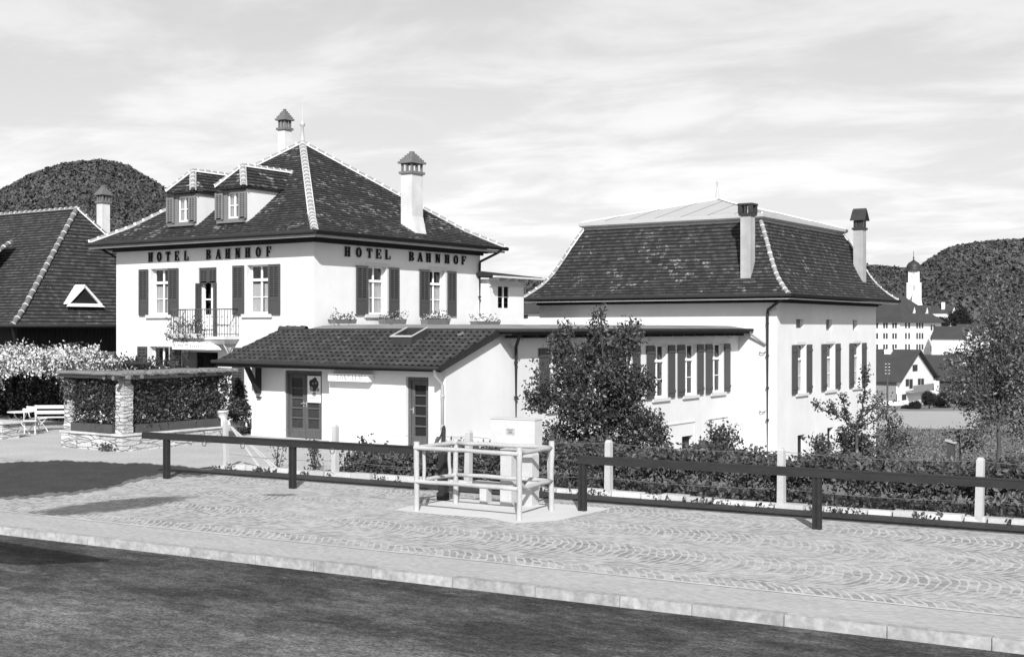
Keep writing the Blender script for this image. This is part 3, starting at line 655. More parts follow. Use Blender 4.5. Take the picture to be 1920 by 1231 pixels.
def chimney(par, x0, x1, y0, y1, zb, zt, zc, style, flare=(), mat='chimney', capmat='clay'):
    mb = MB(); mb.box(x0, x1, y0, y1, zb, zt)
    for f in flare:
        if f == 'x': mb.hexa([(x1, y0, zb - .1), (x1 + 0.22, y0, zb - 0.1), (x1 + 0.22, y1, zb - 0.1), (x1, y1, zb - .1), (x1 + 0.001, y0, zb + 0.75), (x1 + 0.012, y0, zb + 0.75), (x1 + 0.012, y1, zb + 0.75), (x1 + 0.001, y1, zb + 0.75)])
        if f == 'y': mb.hexa([(x0, y0 - 0.2, zb - 0.05), (x1, y0 - 0.2, zb - 0.05), (x1, y0, zb), (x0, y0, zb), (x0, y0 - 0.012, zb + 0.5), (x1, y0 - 0.012, zb + 0.5), (x1, y0 - 0.001, zb + 0.5), (x0, y0 - 0.001, zb + 0.5)])
    ch = mb.build('chimney', mat, par); cm = MB(); e = 0.06; cx_, cy_ = (x0 + x1) / 2, (y0 + y1) / 2; hx, hy = (x1 - x0) / 2, (y1 - y0) / 2
    cm.box(x0 - e, x1 + e, y0 - e, y1 + e, zt, zt + 0.09)
    h = zc - zt
    if style == 'hip':
        z1 = zt + 0.09; z2 = zt + h * 0.46
        for i in range(3):
            for j in range(3):
                if i == 1 and j == 1: continue
                px, py = x0 + 0.04 + (x1 - x0 - 0.08) * i / 2, y0 + 0.04 + (y1 - y0 - 0.08) * j / 2; cm.box(px - 0.035, px + 0.035, py - 0.035, py + 0.035, z1, z2)
        cm.box(x0 + 0.1, x1 - 0.1, y0 + 0.1, y1 - 0.1, z1, z1 + 0.02)
        n = 6
        for k in range(n):
            f0 = 1 - k / n; a = 0.07 * f0 + 0.02; zz = z2 + (zc - z2) * (k / n)
            cm.box(cx_ - (hx + a) * f0 ** 0.8, cx_ + (hx + a) * f0 ** 0.8, cy_ - (hy + a) * f0 ** 0.8, cy_ + (hy + a) * f0 ** 0.8, zz, zz + (zc - z2) / n + (0.012 if k % 2 else 0))
    elif style == 'flat':
        for sx_ in (-1, 1):
            for sy_ in (-1, 1): cm.box(cx_ + sx_ * hx - 0.08, cx_ + sx_ * hx + 0.08, cy_ + sy_ * hy - 0.08, cy_ + sy_ * hy + 0.08, zt + 0.09, zc - 0.07)
        cm.box(cx_ - 0.05, cx_ + 0.05, y0 - 0.05, y0 + 0.05, zt + 0.09, zc - 0.07)
        cm.box(x0 - 0.1, x1 + 0.1, y0 - 0.1, y1 + 0.1, zc - 0.07, zc)
    else:
        z2 = zt + h * 0.45
        for sx_ in (-1, -0.33, 0.33, 1):
            for sy_ in (-1, 1): cm.box(cx_ + sx_ * (hx - 0.05) - 0.045, cx_ + sx_ * (hx - 0.05) + 0.045, cy_ + sy_ * (hy - 0.05) - 0.045, cy_ + sy_ * (hy - 0.05) + 0.045, zt + 0.09, z2)
        a = 0.13
        for sgn in (-1, 1):
            cm.hexa([(cx_ - hx - a, cy_ + sgn * (hy + a), z2), (cx_ + hx + a, cy_ + sgn * (hy + a), z2), (cx_ + hx + a, cy_ + sgn * (hy + a - 0.06), z2), (cx_ - hx - a, cy_ + sgn * (hy + a - 0.06), z2),
                     (cx_ - hx - a + 0.03, cy_ + sgn * 0.06, zc), (cx_ + hx + a - 0.03, cy_ + sgn * 0.06, zc), (cx_ + hx + a - 0.03, cy_, zc), (cx_ - hx - a + 0.03, cy_, zc)])
        cm.tube([(cx_ - hx - 0.08, cy_, zc), (cx_ + hx + 0.08, cy_, zc)], 0.07, 8)
    cm.build('chimney_cap', capmat, ch); return ch
chimney(hotel, -29.52, -29.0, 36.24, 36.90, 6.80, 9.13, 9.97, 'hip', ('x',))
chimney(hotel, -37.38, -36.99, 37.80, 38.20, 8.2, 11.66, 12.53, 'hip')

for cx_ in (-35.50, -32.92):                                    # the two dormers
    Yd = 31.15; ze = 8.40; zr = 9.18; hw = 0.72; mb = MB(front(Yd)); o0, o1 = cx_ - 0.36, cx_ + 0.28; wz = 8.30
    grid_wall(mb, cx_ - 0.58, cx_ + 0.58, 7.05, wz, [(o0, o1, 7.28, 8.22)], 0.14, 1)
    for s in (-1, 1): mb.box(cx_ + s * 0.58 - 0.02 * (s > 0) - 0.0, cx_ + s * 0.58 + 0.02 * (s < 0), -2.6, -0.005, 7.0, wz, 0)
    mb.box(cx_ - 0.75, cx_ + 0.55, 0.0, 0.16, 7.12, 7.20, 1)
    dm = mb.build('dormer', ['plaster', 'shutter_pale'], hotel); mb = MB(); y0 = Yd - 0.25; L = 3.4
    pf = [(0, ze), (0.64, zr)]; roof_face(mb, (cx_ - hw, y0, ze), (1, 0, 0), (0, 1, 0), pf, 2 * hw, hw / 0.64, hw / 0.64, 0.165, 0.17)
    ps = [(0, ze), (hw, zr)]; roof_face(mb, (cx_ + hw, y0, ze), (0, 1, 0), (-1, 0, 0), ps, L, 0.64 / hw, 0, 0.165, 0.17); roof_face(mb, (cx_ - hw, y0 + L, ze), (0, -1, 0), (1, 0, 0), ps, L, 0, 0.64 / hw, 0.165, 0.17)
    mb.box(cx_ - hw + 0.03, cx_ + hw - 0.03, y0 + 0.03, y0 + 2.2, ze - 0.09, ze - 0.02)
    mb.build('dormer_roof', 'tile', dm); mb = MB(); A = Vector((cx_, y0 + 0.64, zr + 0.02))
    for s in (-1, 1): ridge_line(mb, [(cx_ + s * hw, y0, ze + 0.03), A], 0.10, 0.27)
    ridge_line(mb, [(cx_, y0 + L, zr + 0.02), A], 0.10, 0.32); mb.build('ridge_tiles', ['ridge', 'mortar'], dm)
    window(hotel, front(Yd), o0, o1, 7.28, 8.22, sash=0.09, jamb=0, lintel=0, tr=1.0, bars=1, sill=False, curt=0.95, sh=((cx_ - 0.93, cx_ - 0.53), (o1 - 0.02, o1 + 0.36)), shmat='shutter_pale', split=0.02)

window(hotel, F0, *fw[0], sh=((-37.78, -37.28), (-36.15, -35.62))); window(hotel, F0, *fw[1], sh=((-32.80, -32.25), (-31.05, -30.51)))
window(hotel, F0, *fw[3], sh=((-37.85, -37.34), (-36.06, -35.50)), tr=0.55, curt=0.52, bars=0, split=0.02); window(hotel, F0, *fw[4], sh=((-32.82, -32.26), (-31.1, -30.55)))
window(hotel, R0, *rw[0], sh=((33.09, 33.69), (34.87, 35.43)), curt=0.66); window(hotel, R0, *rw[1], sh=((36.64, 37.22), (38.36, 38.91)), curt=0.64)
mb = MB(F0)                                                     # balcony door: stone surround, louvred head, folded leaves, white door
mb.box(-34.77, -34.59, 0, 0.012, 3.1, 5.71); mb.box(-33.66, -33.50, 0, 0.012, 3.1, 5.71); mb.box(-34.589, -33.661, 0, 0.012, 5.57, 5.71); bd = mb.build('balcony_door', 'stone', hotel)
mb = MB(F0); mb.box(-34.59, -33.66, -0.26, -0.20, 3.1, 3.9)
for u in (-34.59, -34.16, -33.74): mb.box(u, u + 0.08, -0.26, -0.195, 3.9, 5.05)
mb.box(-34.51, -33.74, -0.26, -0.20, 4.42, 4.47); mb.build('door_leaf', 'white', bd)
mb = MB(F0); mb.box(-34.58, -33.67, -0.50, -0.46, 3.1, 5.5); mb.build('door_interior', 'dark', bd); mb = MB(F0); mb.box(-34.3, -34.0, -0.40, -0.38, 3.9, 4.75); mb.build('curtain', 'curtain', bd)
shutter(bd, F0, -34.58, -34.13, 5.04, 5.56, -0.06, slot=5, split=0.02); shutter(bd, F0, -34.12, -33.67, 5.04, 5.56, -0.06, slot=5, split=0.02)
for u in (-34.60, -33.68): shutter(bd, Fr((u, HY0, 0), (0, -1, 0), (1, 0, 0)), -0.10, 0.16, 3.12, 5.02, 0.0)
# balcony
BX0, BX1, BY = -35.28, -32.55, 30.33
mb = MB(); mb.box(BX0 - 0.05, BX1 + 0.05, BY - 0.05, HY0 - 0.003, 3.02, 3.12); mb.box(BX0 + 0.04, BX1 - 0.04, BY + 0.03, HY0 - 0.003, 2.94, 3.02); mb.box(BX0 + 0.1, BX1 - 0.1, BY + 0.1, HY0 - 0.003, 2.87, 2.94); bal = mb.build('balcony', 'stone', hotel)
mb = MB(); zt = 4.07
def rail_run(a, b, n):
    a, b = Vector(a), Vector(b)
    for z in (zt, 3.20): mb.tube([a + Vector((0, 0, z)), b + Vector((0, 0, z))], 0.022 if z > 4 else 0.014, 6)
    for k in range(n + 1):
        p = a.lerp(b, k / n); mb.tube([p + Vector((0, 0, 3.12)), p + Vector((0, 0, zt))], 0.011, 5)
        for z in (3.48, 3.80):
            if k % 2: mb.tube([p + Vector((0, 0, z - 0.03)), p + Vector((0, 0, z)), p + Vector((0, 0, z + 0.03))], [0.008, 0.03, 0.008], 6)
rail_run((BX0, BY, 0), (BX1, BY, 0), 22); rail_run((BX0, BY, 0), (BX0, HY0, 0), 5); rail_run((BX1, BY, 0), (BX1, HY0, 0), 5); mb.build('railing', 'iron', bal)
for s, bx in ((0, BX0 + 0.2), (1, BX1 - 0.2)):                   # scrolled iron brackets
    mb = MB(); pts = []
    mb.tube([(bx, HY0 - 0.02, 2.2), (bx, HY0 - 0.02, 2.86), (bx, BY + 0.12, 2.86)], 0.02, 6)
    for c_, r_ in (((HY0 - 0.18, 2.66), 0.13), ((HY0 - 0.40, 2.76), 0.08), ((HY0 - 0.10, 2.42), 0.08)):
        mb.tube([(bx, c_[0] + r_ * (1 - k / 26) * math.cos(k * 0.5), c_[1] + r_ * (1 - k / 26) * math.sin(k * 0.5)) for k in range(24)], 0.017, 5)
    mb.tube([(bx, HY0 - 0.03, 2.2), (bx, HY0 - 0.25, 2.45), (bx, BY + 0.15, 2.84)], 0.02, 6); mb.build('bracket', 'zinc', bal)
                                                                # names on both fronts
LF = [-37.27, -36.79, -36.31, -35.83, -35.33, -34.17, -33.66, -33.19, -32.69, -32.2, -31.68, -31.18]; LR = [32.49, 33.08, 33.65, 34.14, 34.65, 36.01, 36.53, 37.03, 37.6, 38.19, 38.75, 39.26]
for ch, u in zip('HOTELBAHNHOF', LF): mb = MB(F0); letter(mb, ch, u + 0.015, 5.865, 0.225, 0.345); mb.build('letter', 'letter', hotel)
for ch, u in zip('HOTELBAHNHOF', LR): mb = MB(R0); letter(mb, ch, u + 0.02, 5.885, 0.275, 0.335); mb.build('letter', 'letter', hotel)
gutter_pipe(hotel, [(EX1 + 0.085, EY1 - 0.35, 6.52), (EX1 + 0.05, EY1 - 0.45, 6.42), (HX1 + 0.10, 40.45, 6.05), (HX1 + 0.09, 40.42, 5.9), (HX1 + 0.09, 40.42, 3.5)], 0.05)
gutter_pipe(hotel, [(EX0 - 0.02, EY0 + 0.4, 6.5), (HX0 - 0.09, HY0 + 0.3, 6.0), (HX0 - 0.09, HY0 + 0.3, 0)], 0.05)

# balcony name board
sg = thing('sign_board', 'pale name board hanging under the balcony over the entrance', 'sign', (-34.3, 30.2, 2.62))
mb = MB(front(30.12)); mb.box(-34.98, -33.28, -0.06, 0, 2.66, 2.90); mb.hexa([(-33.28, 30.12, 2.66), (-32.95, 30.55, 2.66), (-32.95, 30.57, 2.66), (-33.28, 30.18, 2.66), (-33.28, 30.12, 2.90), (-33.24, 30.55, 2.90), (-33.24, 30.57, 2.90), (-33.28, 30.18, 2.90)])
mb.box(-35.0, -33.26, -0.62, -0.001, 2.901, 2.93); mb.build('board', 'white', sg)
for wd_, u0_, st_ in (('HOTEL', -34.90, 0.105), ('BAHNHOF', -34.05, 0.102)):
    for k, ch in enumerate(wd_): mb = MB(front(30.12)); letter(mb, ch, u0_ + k * st_, 2.73, 0.07, 0.10, 0.003, 0.004); mb.build('letter', 'softlet', sg)
mb = MB(); mb.tube([Vector((-34.22 + 0.075 * math.cos(a), 30.112, 2.78 + 0.075 * math.sin(a))) for a in np.linspace(0, 2 * math.pi, 17)], 0.010, 5); mb.build('emblem', 'softlet', sg)

# ================================================================== REAR EXTENSION
ext = thing('rear_extension', 'small white flat-roofed extension with one window behind the hotel downpipe', 'building', (-30, 41.9, 0)); R1 = right(-28.6)
mb = MB(R1); grid_wall(mb, 40.62, 43.10, 0, 5.36, [(41.22, 42.10, 4.15, 5.18)], 0.12); mb.face([(-28.6, 40.62, 0), (-32, 40.62, 0), (-32, 40.62, 5.36), (-28.6, 40.62, 5.36)], 0, 0.5); mb.face([(-28.6, 43.1, 0), (-32, 43.1, 0), (-32, 43.1, 5.36), (-28.6, 43.1, 5.36)], 0, 0.5); mb.build('wall', 'plaster', ext)
mb = MB(); mb.hexa([(-32, 40.3, 5.62), (-28.1, 40.3, 5.42), (-28.1, 43.75, 5.42), (-32, 43.75, 5.62), (-32, 40.3, 5.95), (-28.1, 40.3, 5.50), (-28.1, 43.75, 5.50), (-32, 43.75, 5.95)]); mb.box(-28.12, -28.0, 40.2, 43.8, 5.40, 5.47, 1)
for y in (40.7, 41.4, 42.0, 42.8): mb.box(-28.62, -28.2, y - 0.04, y + 0.04, 5.30, 5.41, 1)
mb.build('roof', ['metal', 'stone'], ext); mb = MB(R1); mb.box(40.62, 43.1, 0.002, 0.05, 5.08, 5.16); mb.build('cornice', 'stone', ext)
window(ext, R1, 41.22, 42.10, 4.15, 5.18, sash=0.06, jamb=0, lintel=0, tr=1.0, bars=1, sill=False, curt=0)

# ================================================================== RESTAURANT WING with terrace roof
WXR = -21.2
wing = thing('restaurant_wing', 'long low white wing with a row of shuttered windows under a flat terrace roof', 'building', (-25, 39, 0)); RW = right(WXR)
wd = [(33.36, 34.24), (35.62, 36.50), (37.90, 38.78), (40.46, 41.50), (42.92, 43.95), (45.36, 46.44)]
cel = [(41.25, 43.85), (45.03, 46.88)]
holes = [(a, b, 0.86, 2.79) for a, b in wd] + [(42.75, 43.70, -1.7, -0.68), (46.0, 46.8, -1.9, -0.75)]
mb = MB(RW); grid_wall(mb, 30.78, 47.94, -4.0, 3.24, holes, 0.22)
mb.fr = front(30.78); grid_wall(mb, -28.9, WXR, -0.3, 3.24); mb.build('wall', 'plaster_hall', wing)
for a, b in cel: mb = MB(RW); mb.box(a - 0.05, b, 0.0, 0.035, -0.18, -0.14); mb.box(b - 0.04, b, 0.0, 0.02, -0.9, -0.18); mb.build('blind_panel', 'stone', wing)
for k, (a, b) in enumerate(wd): window(wing, RW, a, b, 0.86, 2.79, sash=0.17, jamb=0.05, lintel=0.08, tr=0.70, bars=1, sh=((a - 0.60, a - 0.04), (b + 0.05, b + 0.58)), shkind='plank', curt=0.0 if k > 2 else 0.66)
for a, b, c, d in holes[6:]: mb = MB(RW); mb.box(a, b, -0.20, -0.17, c, d); mb.build('cellar_window', 'dark', wing)
mb = MB(); TE0, TE1, TF = -28.85, -20.62, 30.42; k = 1.1     # terrace slab, fascia, gutter
def ring_(z, i): return [(TE0 if i == 0 else TE0, TF + i, z), (TE1 - i, TF + i, z), (TE1 - i, 47.9, z), (TE0, 47.9, z)]
a, b, c = ring_(3.36, 0), ring_(3.50, 0.9), ring_(3.53, 2.5)
for p, q in ((a, b), (b, c)):
    mb.face([p[0], p[1], q[1], q[0]]); mb.face([p[1], p[2], q[2], q[1]])
mb.face(c); terr = mb.build('terrace_roof', 'terr', wing)
mb = MB(); mb.box(TE0, TE1, TF, 30.77, 3.22, 3.27); mb.box(WXR - 0.02, TE1, 30.771, 47.9, 3.22, 3.27); mb.box(TE0, TE1 + 0.02, TF - 0.02, TF + 0.02, 3.20, 3.335); mb.box(TE1 - 0.02, TE1 + 0.02, TF + 0.021, 47.9, 3.20, 3.335)
for y in np.arange(31.0, 47.8, 0.9): mb.box(WXR + 0.002, TE1 - 0.03, y - 0.05, y + 0.05, 3.11, 3.219)
mb.build('eaves', 'wood', wing)
mb = MB(); mb.tube([(TE0, TF - 0.07, 3.335), (TE1 + 0.08, TF - 0.07, 3.335), (TE1 + 0.08, 47.85, 3.335)], 0.062, 8); mb.build('gutter', 'metal', wing)
gutter_pipe(wing, [(TE1 + 0.05, TF + 0.35, 3.30), (TE1 + 0.0, TF + 0.42, 3.15), (WXR + 0.12, 31.35, 2.85), (WXR + 0.09, 31.4, 2.7), (WXR + 0.09, 31.4, -0.4)], 0.05)
for y in (31.9, 46.9): mb = MB(RW); mb.tube([RW(y, 0.02, 3.06), RW(y, 0.10, 3.06), RW(y, 0.10, 2.98)], 0.035, 6); mb.build('insulator', 'white', wing)

# ================================================================== ANNEX with pantile roof
ann = thing('annex_building', 'low white annex with sloping pantile roof and two brown doors in front of the wing', 'building', (-25, 29, 0))
AXL, AXM, AXR, AYf, AYr = -29.28, -25.56, WXR, 27.99, 28.44
rk = 0.345; def_z = lambda y: 2.36 + rk * (y - 27.5)
mb = MB(front(AYr)); d1 = (-27.83, -26.27, 0.0, 2.10); d2 = (-22.62, -21.80, 0.0, 2.02)
grid_wall(mb, AXL, AXM, -0.3, def_z(AYr) - 0.08, [d1], 0.16); mb.fr = front(AYf); grid_wall(mb, AXM, AXR, -0.3, def_z(AYf) - 0.08, [d2], 0.22)
mb.face([(AXM, AYf, -0.3), (AXM, AYr, -0.3), (AXM, AYr, 2.45), (AXM, AYf, 2.45)], 0, .5)
mb.face([(AXR, AYf, -0.6), (AXR, 30.775, -0.6), (AXR, 30.775, def_z(30.775) - 0.07), (AXR, AYf, def_z(AYf) - 0.07)], 0, .5)
mb.face([(AXL, AYr, -0.3), (AXL, 30.98, -0.3), (AXL, 30.98, def_z(30.98) - 0.07), (AXL, AYr, def_z(AYr) - 0.07)], 0, .5)
mb.build('wall', 'plaster_annex', ann)
mb = MB(front(AYr)); mb.box(AXL, d1[0] - 0.01, 0.001, 0.03, -0.3, 0.20); mb.build('plinth', 'stone', ann)
AE, AT = 27.5, 30.40; AX0, AX1 = -29.95, -21.0
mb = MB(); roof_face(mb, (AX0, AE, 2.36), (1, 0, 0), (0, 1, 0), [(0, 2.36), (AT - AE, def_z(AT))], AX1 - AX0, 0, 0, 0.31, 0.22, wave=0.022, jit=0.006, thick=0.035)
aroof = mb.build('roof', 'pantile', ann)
mb = MB(); ridge_line(mb, [(AX0, AT + 0.0, def_z(AT) + 0.04), (-28.75, AT, def_z(AT) + 0.04)], 0.11, 0.33); mb.build('ridge_tiles', ['pantile', 'pantile'], aroof)
mb = MB()
for x in np.arange(AX0 + 0.12, AX1, 0.62): mb.hexa([(x - .05, AE + 0.03, 2.23), (x + .05, AE + .03, 2.23), (x + .05, 30.4, def_z(30.4) - .14), (x - .05, 30.4, def_z(30.4) - .14), (x - .05, AE + .03, 2.335), (x + .05, AE + .03, 2.335), (x + .05, 30.4, def_z(30.4) - .035), (x - .05, 30.4, def_z(30.4) - .035)])
mb.face([(AX0 + .05, AE + .02, 2.325), (AX1 - .05, AE + .02, 2.325), (AX1 - .05, AT, def_z(AT) - .045), (AX0 + .05, AT, def_z(AT) - .045)])
for x in (AX1 - 0.03, AX0 + 0.03): mb.hexa([(x - .02, AE, 2.18), (x + .02, AE, 2.18), (x + .02, AT, def_z(AT) - .19), (x - .02, AT, def_z(AT) - .19), (x - .02, AE, 2.385), (x + .02, AE, 2.385), (x + .02, AT, def_z(AT) + .02), (x - .02, AT, def_z(AT) + .02)])
mb.box(AX0 + 0.02, AX1 - 0.02, AE - 0.0, AE + 0.03, 2.20, 2.34); mb.build('eaves', 'wood', ann)
mb = MB(); mb.tube([(AX0 - 0.05, AE - 0.07, 2.36), (AX1 + 0.02, AE - 0.07, 2.30)], 0.06, 8); mb.build('gutter', 'metal', ann)
gutter_pipe(ann, [(AX1 - 0.15, AE - 0.06, 2.28), (AX1 - 0.16, AE - 0.05, 2.10), (WXR - 0.06, AYf - 0.13, 1.88), (WXR - 0.04, AYf - 0.09, 1.78), (WXR - 0.04, AYf - 0.09, 0.0)], 0.05, 'lightmetal')
bk = MB(); bk.box(-28.98, -28.84, AYr - 0.14, AYr - 0.002, 1.35, 2.42); bk.bar((-28.91, AYr - 0.10, 1.42), (-28.91, AE + 0.35, 2.24), 0.12, 0.13); bk.box(-28.98, -28.84, AE + 0.12, AYr, 2.20, 2.33); bk.box(-28.99, -28.83, AYr - 0.10, AYr - 0.002, 1.20, 1.24); bk.build('bracket', 'wood', ann)
def ladder_door(fr, u0, u1, z1, n, rec, nm, leafs):
    mb = MB(fr); mb.box(u0, u0 + 0.10, -rec - 0.02, -rec + 0.06, 0, z1); mb.box(u1 - 0.10, u1, -rec - 0.02, -rec + 0.06, 0, z1); mb.box(u0 + 0.1, u1 - 0.1, -rec - 0.02, -rec + 0.06, z1 - 0.10, z1); dr = mb.build('door', 'door', ann)
    w_ = (u1 - u0 - 0.2) / leafs
    for k in range(leafs):
        a = u0 + 0.1 + k * w_ + 0.006; b = a + w_ - 0.012; mb = MB(fr); s = 0.10
        mb.box(a, a + s, -rec - 0.03, -rec + 0.02, 0.02, z1 - 0.11); mb.box(b - s, b, -rec - 0.03, -rec + 0.02, 0.02, z1 - 0.11); mb.box(a + s, b - s, -rec - 0.03, -rec + 0.018, 0.02, 0.32); mb.box(a + s, b - s, -rec - 0.03, -rec + 0.018, z1 - 0.24, z1 - 0.11)
        h = (z1 - 0.24 - 0.32) / n
        for j in range(1, n): mb.box(a + s, b - s, -rec - 0.03, -rec + 0.016, 0.32 + j * h - 0.022, 0.32 + j * h + 0.022)
        mb.build('door_leaf', 'door', dr); mb = MB(fr); mb.box(a + s - 0.01, b - s + 0.01, -rec - 0.03, -rec - 0.022, 0.3, z1 - 0.2); mb.build('door_panel', 'panel' if nm == 2 else 'dark', dr)
        mb = MB(fr); uu = b - 0.05 if (k == 0 and leafs == 2) else a + 0.05; mb.box(uu - 0.015, uu + 0.015, -rec + 0.02, -rec + 0.026, 0.98, 1.14); mb.tube([fr(uu, -rec + 0.02, 1.08), fr(uu, -rec + 0.07, 1.08), fr(uu - 0.09, -rec + 0.07, 1.08)], 0.012, 6); mb.build('handle', 'lightmetal', dr)
ladder_door(front(AYr), d1[0], d1[1], d1[3], 5, 0.12, 2, 2); ladder_door(front(AYf), d2[0], d2[1], d2[3], 5, 0.17, 1, 1)
mb = MB(); sx0, sx1, sy0, sy1 = -24.08, -23.28, 29.08, 29.85; hb = 0.25      # open roof light: a boarded upstand that follows the slope
def slab_(x0, x1, y0, y1, za, zb, m): mb.hexa([(x0, y0, def_z(y0) + za), (x1, y0, def_z(y0) + za), (x1, y1, def_z(y1) + za), (x0, y1, def_z(y1) + za), (x0, y0, def_z(y0) + zb), (x1, y0, def_z(y0) + zb), (x1, y1, def_z(y1) + zb), (x0, y1, def_z(y1) + zb)], m)
for q_ in ((sx0, sx1, sy0, sy0 + .04), (sx0, sx0 + .04, sy0 + .04, sy1), (sx1 - .04, sx1, sy0 + .04, sy1), (sx0 + .04, sx1 - .04, sy1 - .04, sy1)): slab_(*q_, -.1, hb, 0)
for q_ in ((sx0 - .02, sx1 + .02, sy0 - .03, sy0 + .04), (sx0 - .02, sx0 + .03, sy0 + .041, sy1), (sx1 - .03, sx1 + .02, sy0 + .041, sy1)): slab_(*q_, hb + .001, hb + .03, 1)
slab_(sx0 + .04, sx1 - .04, sy0 + .04, sy1 - .04, .03, .06, 2); mb.build('roof_light', ['panel', 'zinc', 'dark'], aroof)
# cinema sign and poster
sg = thing('sign_board', 'white box sign fixed under the annex gutter between the two doors', 'sign', (-24.8, 27.9, 1.8)); fs = front(27.72)
mb = MB(fs); mb.box(-25.36, -23.80, -0.265, 0, 1.85, 2.07); mb.build('board', 'white', sg)
for k, ch in enumerate('TONFILM'): mb = MB(fs); letter(mb, ch, -25.03 + k * 0.145, 1.885, 0.115, 0.15, 0.001, 0.004); mb.build('letter', 'softlet', sg)
for u in (-25.12, -23.93): mb = MB(fs); mb.box(u, u + 0.018, 0.001, 0.004, 1.86, 2.06); mb.build('divider_line', 'softlet', sg)
pz = thing('poster', 'tall paper poster with a dark picture pinned to the brown double door', 'poster', (-26.6, 28.5, 1.1)); fp = front(AYr + 0.075)
mb = MB(fp); mb.box(-26.93, -26.36, 0, 0.006, 1.12, 1.94); mb.build('paper', 'poster', pz); mb = MB(fp)
def disc(u, z, r_, q, m, n=0.0075):
    mb.face([fp(u + r_ * math.cos(a) * q * (1 + 0.12 * math.sin(3 * a)), n, z + r_ * math.sin(a)) for a in np.linspace(0, 2 * math.pi, 19)[:-1]], m)
disc(-26.66, 1.66, 0.20, 0.95, 0); disc(-26.62, 1.82, 0.08, 1.0, 0, 0.0085); disc(-26.80, 1.72, 0.10, 0.5, 0, 0.009); disc(-26.77, 1.54, 0.075, 1.0, 1, 0.010); disc(-26.50, 1.52, 0.06, 1.2, 1, 0.010); disc(-26.58, 1.72, 0.035, 1, 1, 0.010); disc(-26.70, 1.71, 0.03, 1, 1, 0.010)
mb.face([fp(-26.74, .0075, 1.36), fp(-26.66, .0075, 1.30), fp(-26.56, .0075, 1.34), fp(-26.60, .0075, 1.46), fp(-26.70, .0075, 1.43)], 1)
for k in range(9): mb.box(-26.83 + k * 0.045, -26.80 + k * 0.045, 0.0065, 0.008, 1.235, 1.235 + (0.03 if k % 3 else 0.04), 1)
mb.build('picture', ['ink', 'inkmid'], pz)

# ================================================================== HALL with bell-shaped mansard roof
MX0, MX1, MY0, MY1, MZ = -30.95, -19.53, 47.95, 60.45, 4.62
hall = thing('hall_building', 'tall white hall with a bell-shaped mansard tile roof and flat zinc top', 'building', (-25, 54, -2)); FH, RH = front(MY0), right(MX1)
rws = [(50.10, 51.12), (53.54, 54.66), (57.15, 58.27)]; vents = [(50.02, 50.88, 3.42, 3.79), (53.57, 54.37, 3.32, 3.79), (57.09, 57.74, 3.32, 3.79)]; cels = [(50.19, 51.05, -2.3, -1.08), (53.72, 54.52, -2.3, -1.0)]
mb = MB(FH); grid_wall(mb, MX0, MX1, -4.5, MZ); mb.fr = RH; grid_wall(mb, MY0, MY1, -4.5, MZ, [(a, b, 0.68, 2.72) for a, b in rws] + vents + cels, 0.24)
mb.face([(MX0, MY0, -4), (MX0, MY1, -4), (MX0, MY1, MZ), (MX0, MY0, MZ)], 0, .5); mb.face([(MX0, MY1, -4), (MX1, MY1, -4), (MX1, MY1, MZ), (MX0, MY1, MZ)], 0, .5); mb.build('wall', 'plaster_hall', hall)
for a, b in rws: window(hall, RH, a, b, 0.68, 2.72, sash=0.2, jamb=0.05, lintel=0.12, tr=0.70, bars=1, sh=((a - 0.62, a - 0.03), (b + 0.05, b + 0.62)), shkind='plank', curt=0.66)
for a, b, c, d in vents: mb = MB(RH); mb.box(a, b, -0.2, -0.16, c, d); mb.build('vent', 'clay', hall)
for a, b, c, d in cels: mb = MB(RH); mb.box(a, b, -0.22, -0.19, c, d); mb.build('cellar_window', 'dark', hall)
ML, MR, MF, MBk, ME = -31.35, -18.73, 47.15, 61.25, 4.78
eaves(hall, ML, MR, MF, MBk, MX0, MX1, MY0, MY1, ME, fascia='stone', ft=0.03)
mp_ = [(0, 4.78), (0.2, 4.93), (0.4, 5.11), (0.62, 5.32), (0.84, 5.60), (1.06, 5.96), (1.28, 6.40), (1.55, 7.00), (1.8, 7.50), (2.0, 7.88)]
rf = MB(); WXm, WYm = MR - ML, MBk - MF
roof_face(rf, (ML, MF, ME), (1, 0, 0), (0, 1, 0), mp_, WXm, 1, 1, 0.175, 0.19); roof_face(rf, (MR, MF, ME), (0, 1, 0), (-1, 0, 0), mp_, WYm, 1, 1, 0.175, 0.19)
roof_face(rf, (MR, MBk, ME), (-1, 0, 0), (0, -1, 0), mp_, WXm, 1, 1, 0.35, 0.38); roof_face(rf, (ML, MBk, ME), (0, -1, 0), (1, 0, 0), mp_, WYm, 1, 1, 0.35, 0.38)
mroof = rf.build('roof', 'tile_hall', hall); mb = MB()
for sx_, sy_, cx_, cy_ in ((1, 1, ML, MF), (-1, 1, MR, MF), (-1, -1, MR, MBk), (1, -1, ML, MBk)):
    mb = MB(); ridge_line(mb, [(cx_ + sx_ * d, cy_ + sy_ * d, z + 0.02) for d, z in mp_], 0.10, 0.36, bed=(sx_ == 1 or sy_ == -1)); mb.build('ridge_tiles', ['ridge', 'mortar'], mroof)
TX0, TX1, TY0, TY1 = ML + 2, MR - 2, MF + 2, MBk - 2; mb = MB()
mb.box(TX0 + 0.02, TX1 - 0.02, TY0 + 0.02, TY1 - 0.02, 7.70, 7.97)
for e, za, zb_ in ((0.06, 7.97, 8.01), (0.13, 8.01, 8.05), (0.17, 8.05, 8.17), (0.12, 8.17, 8.21)): mb.box(TX0 - e, TX1 + e, TY0 - e, TY1 + e, za, zb_)
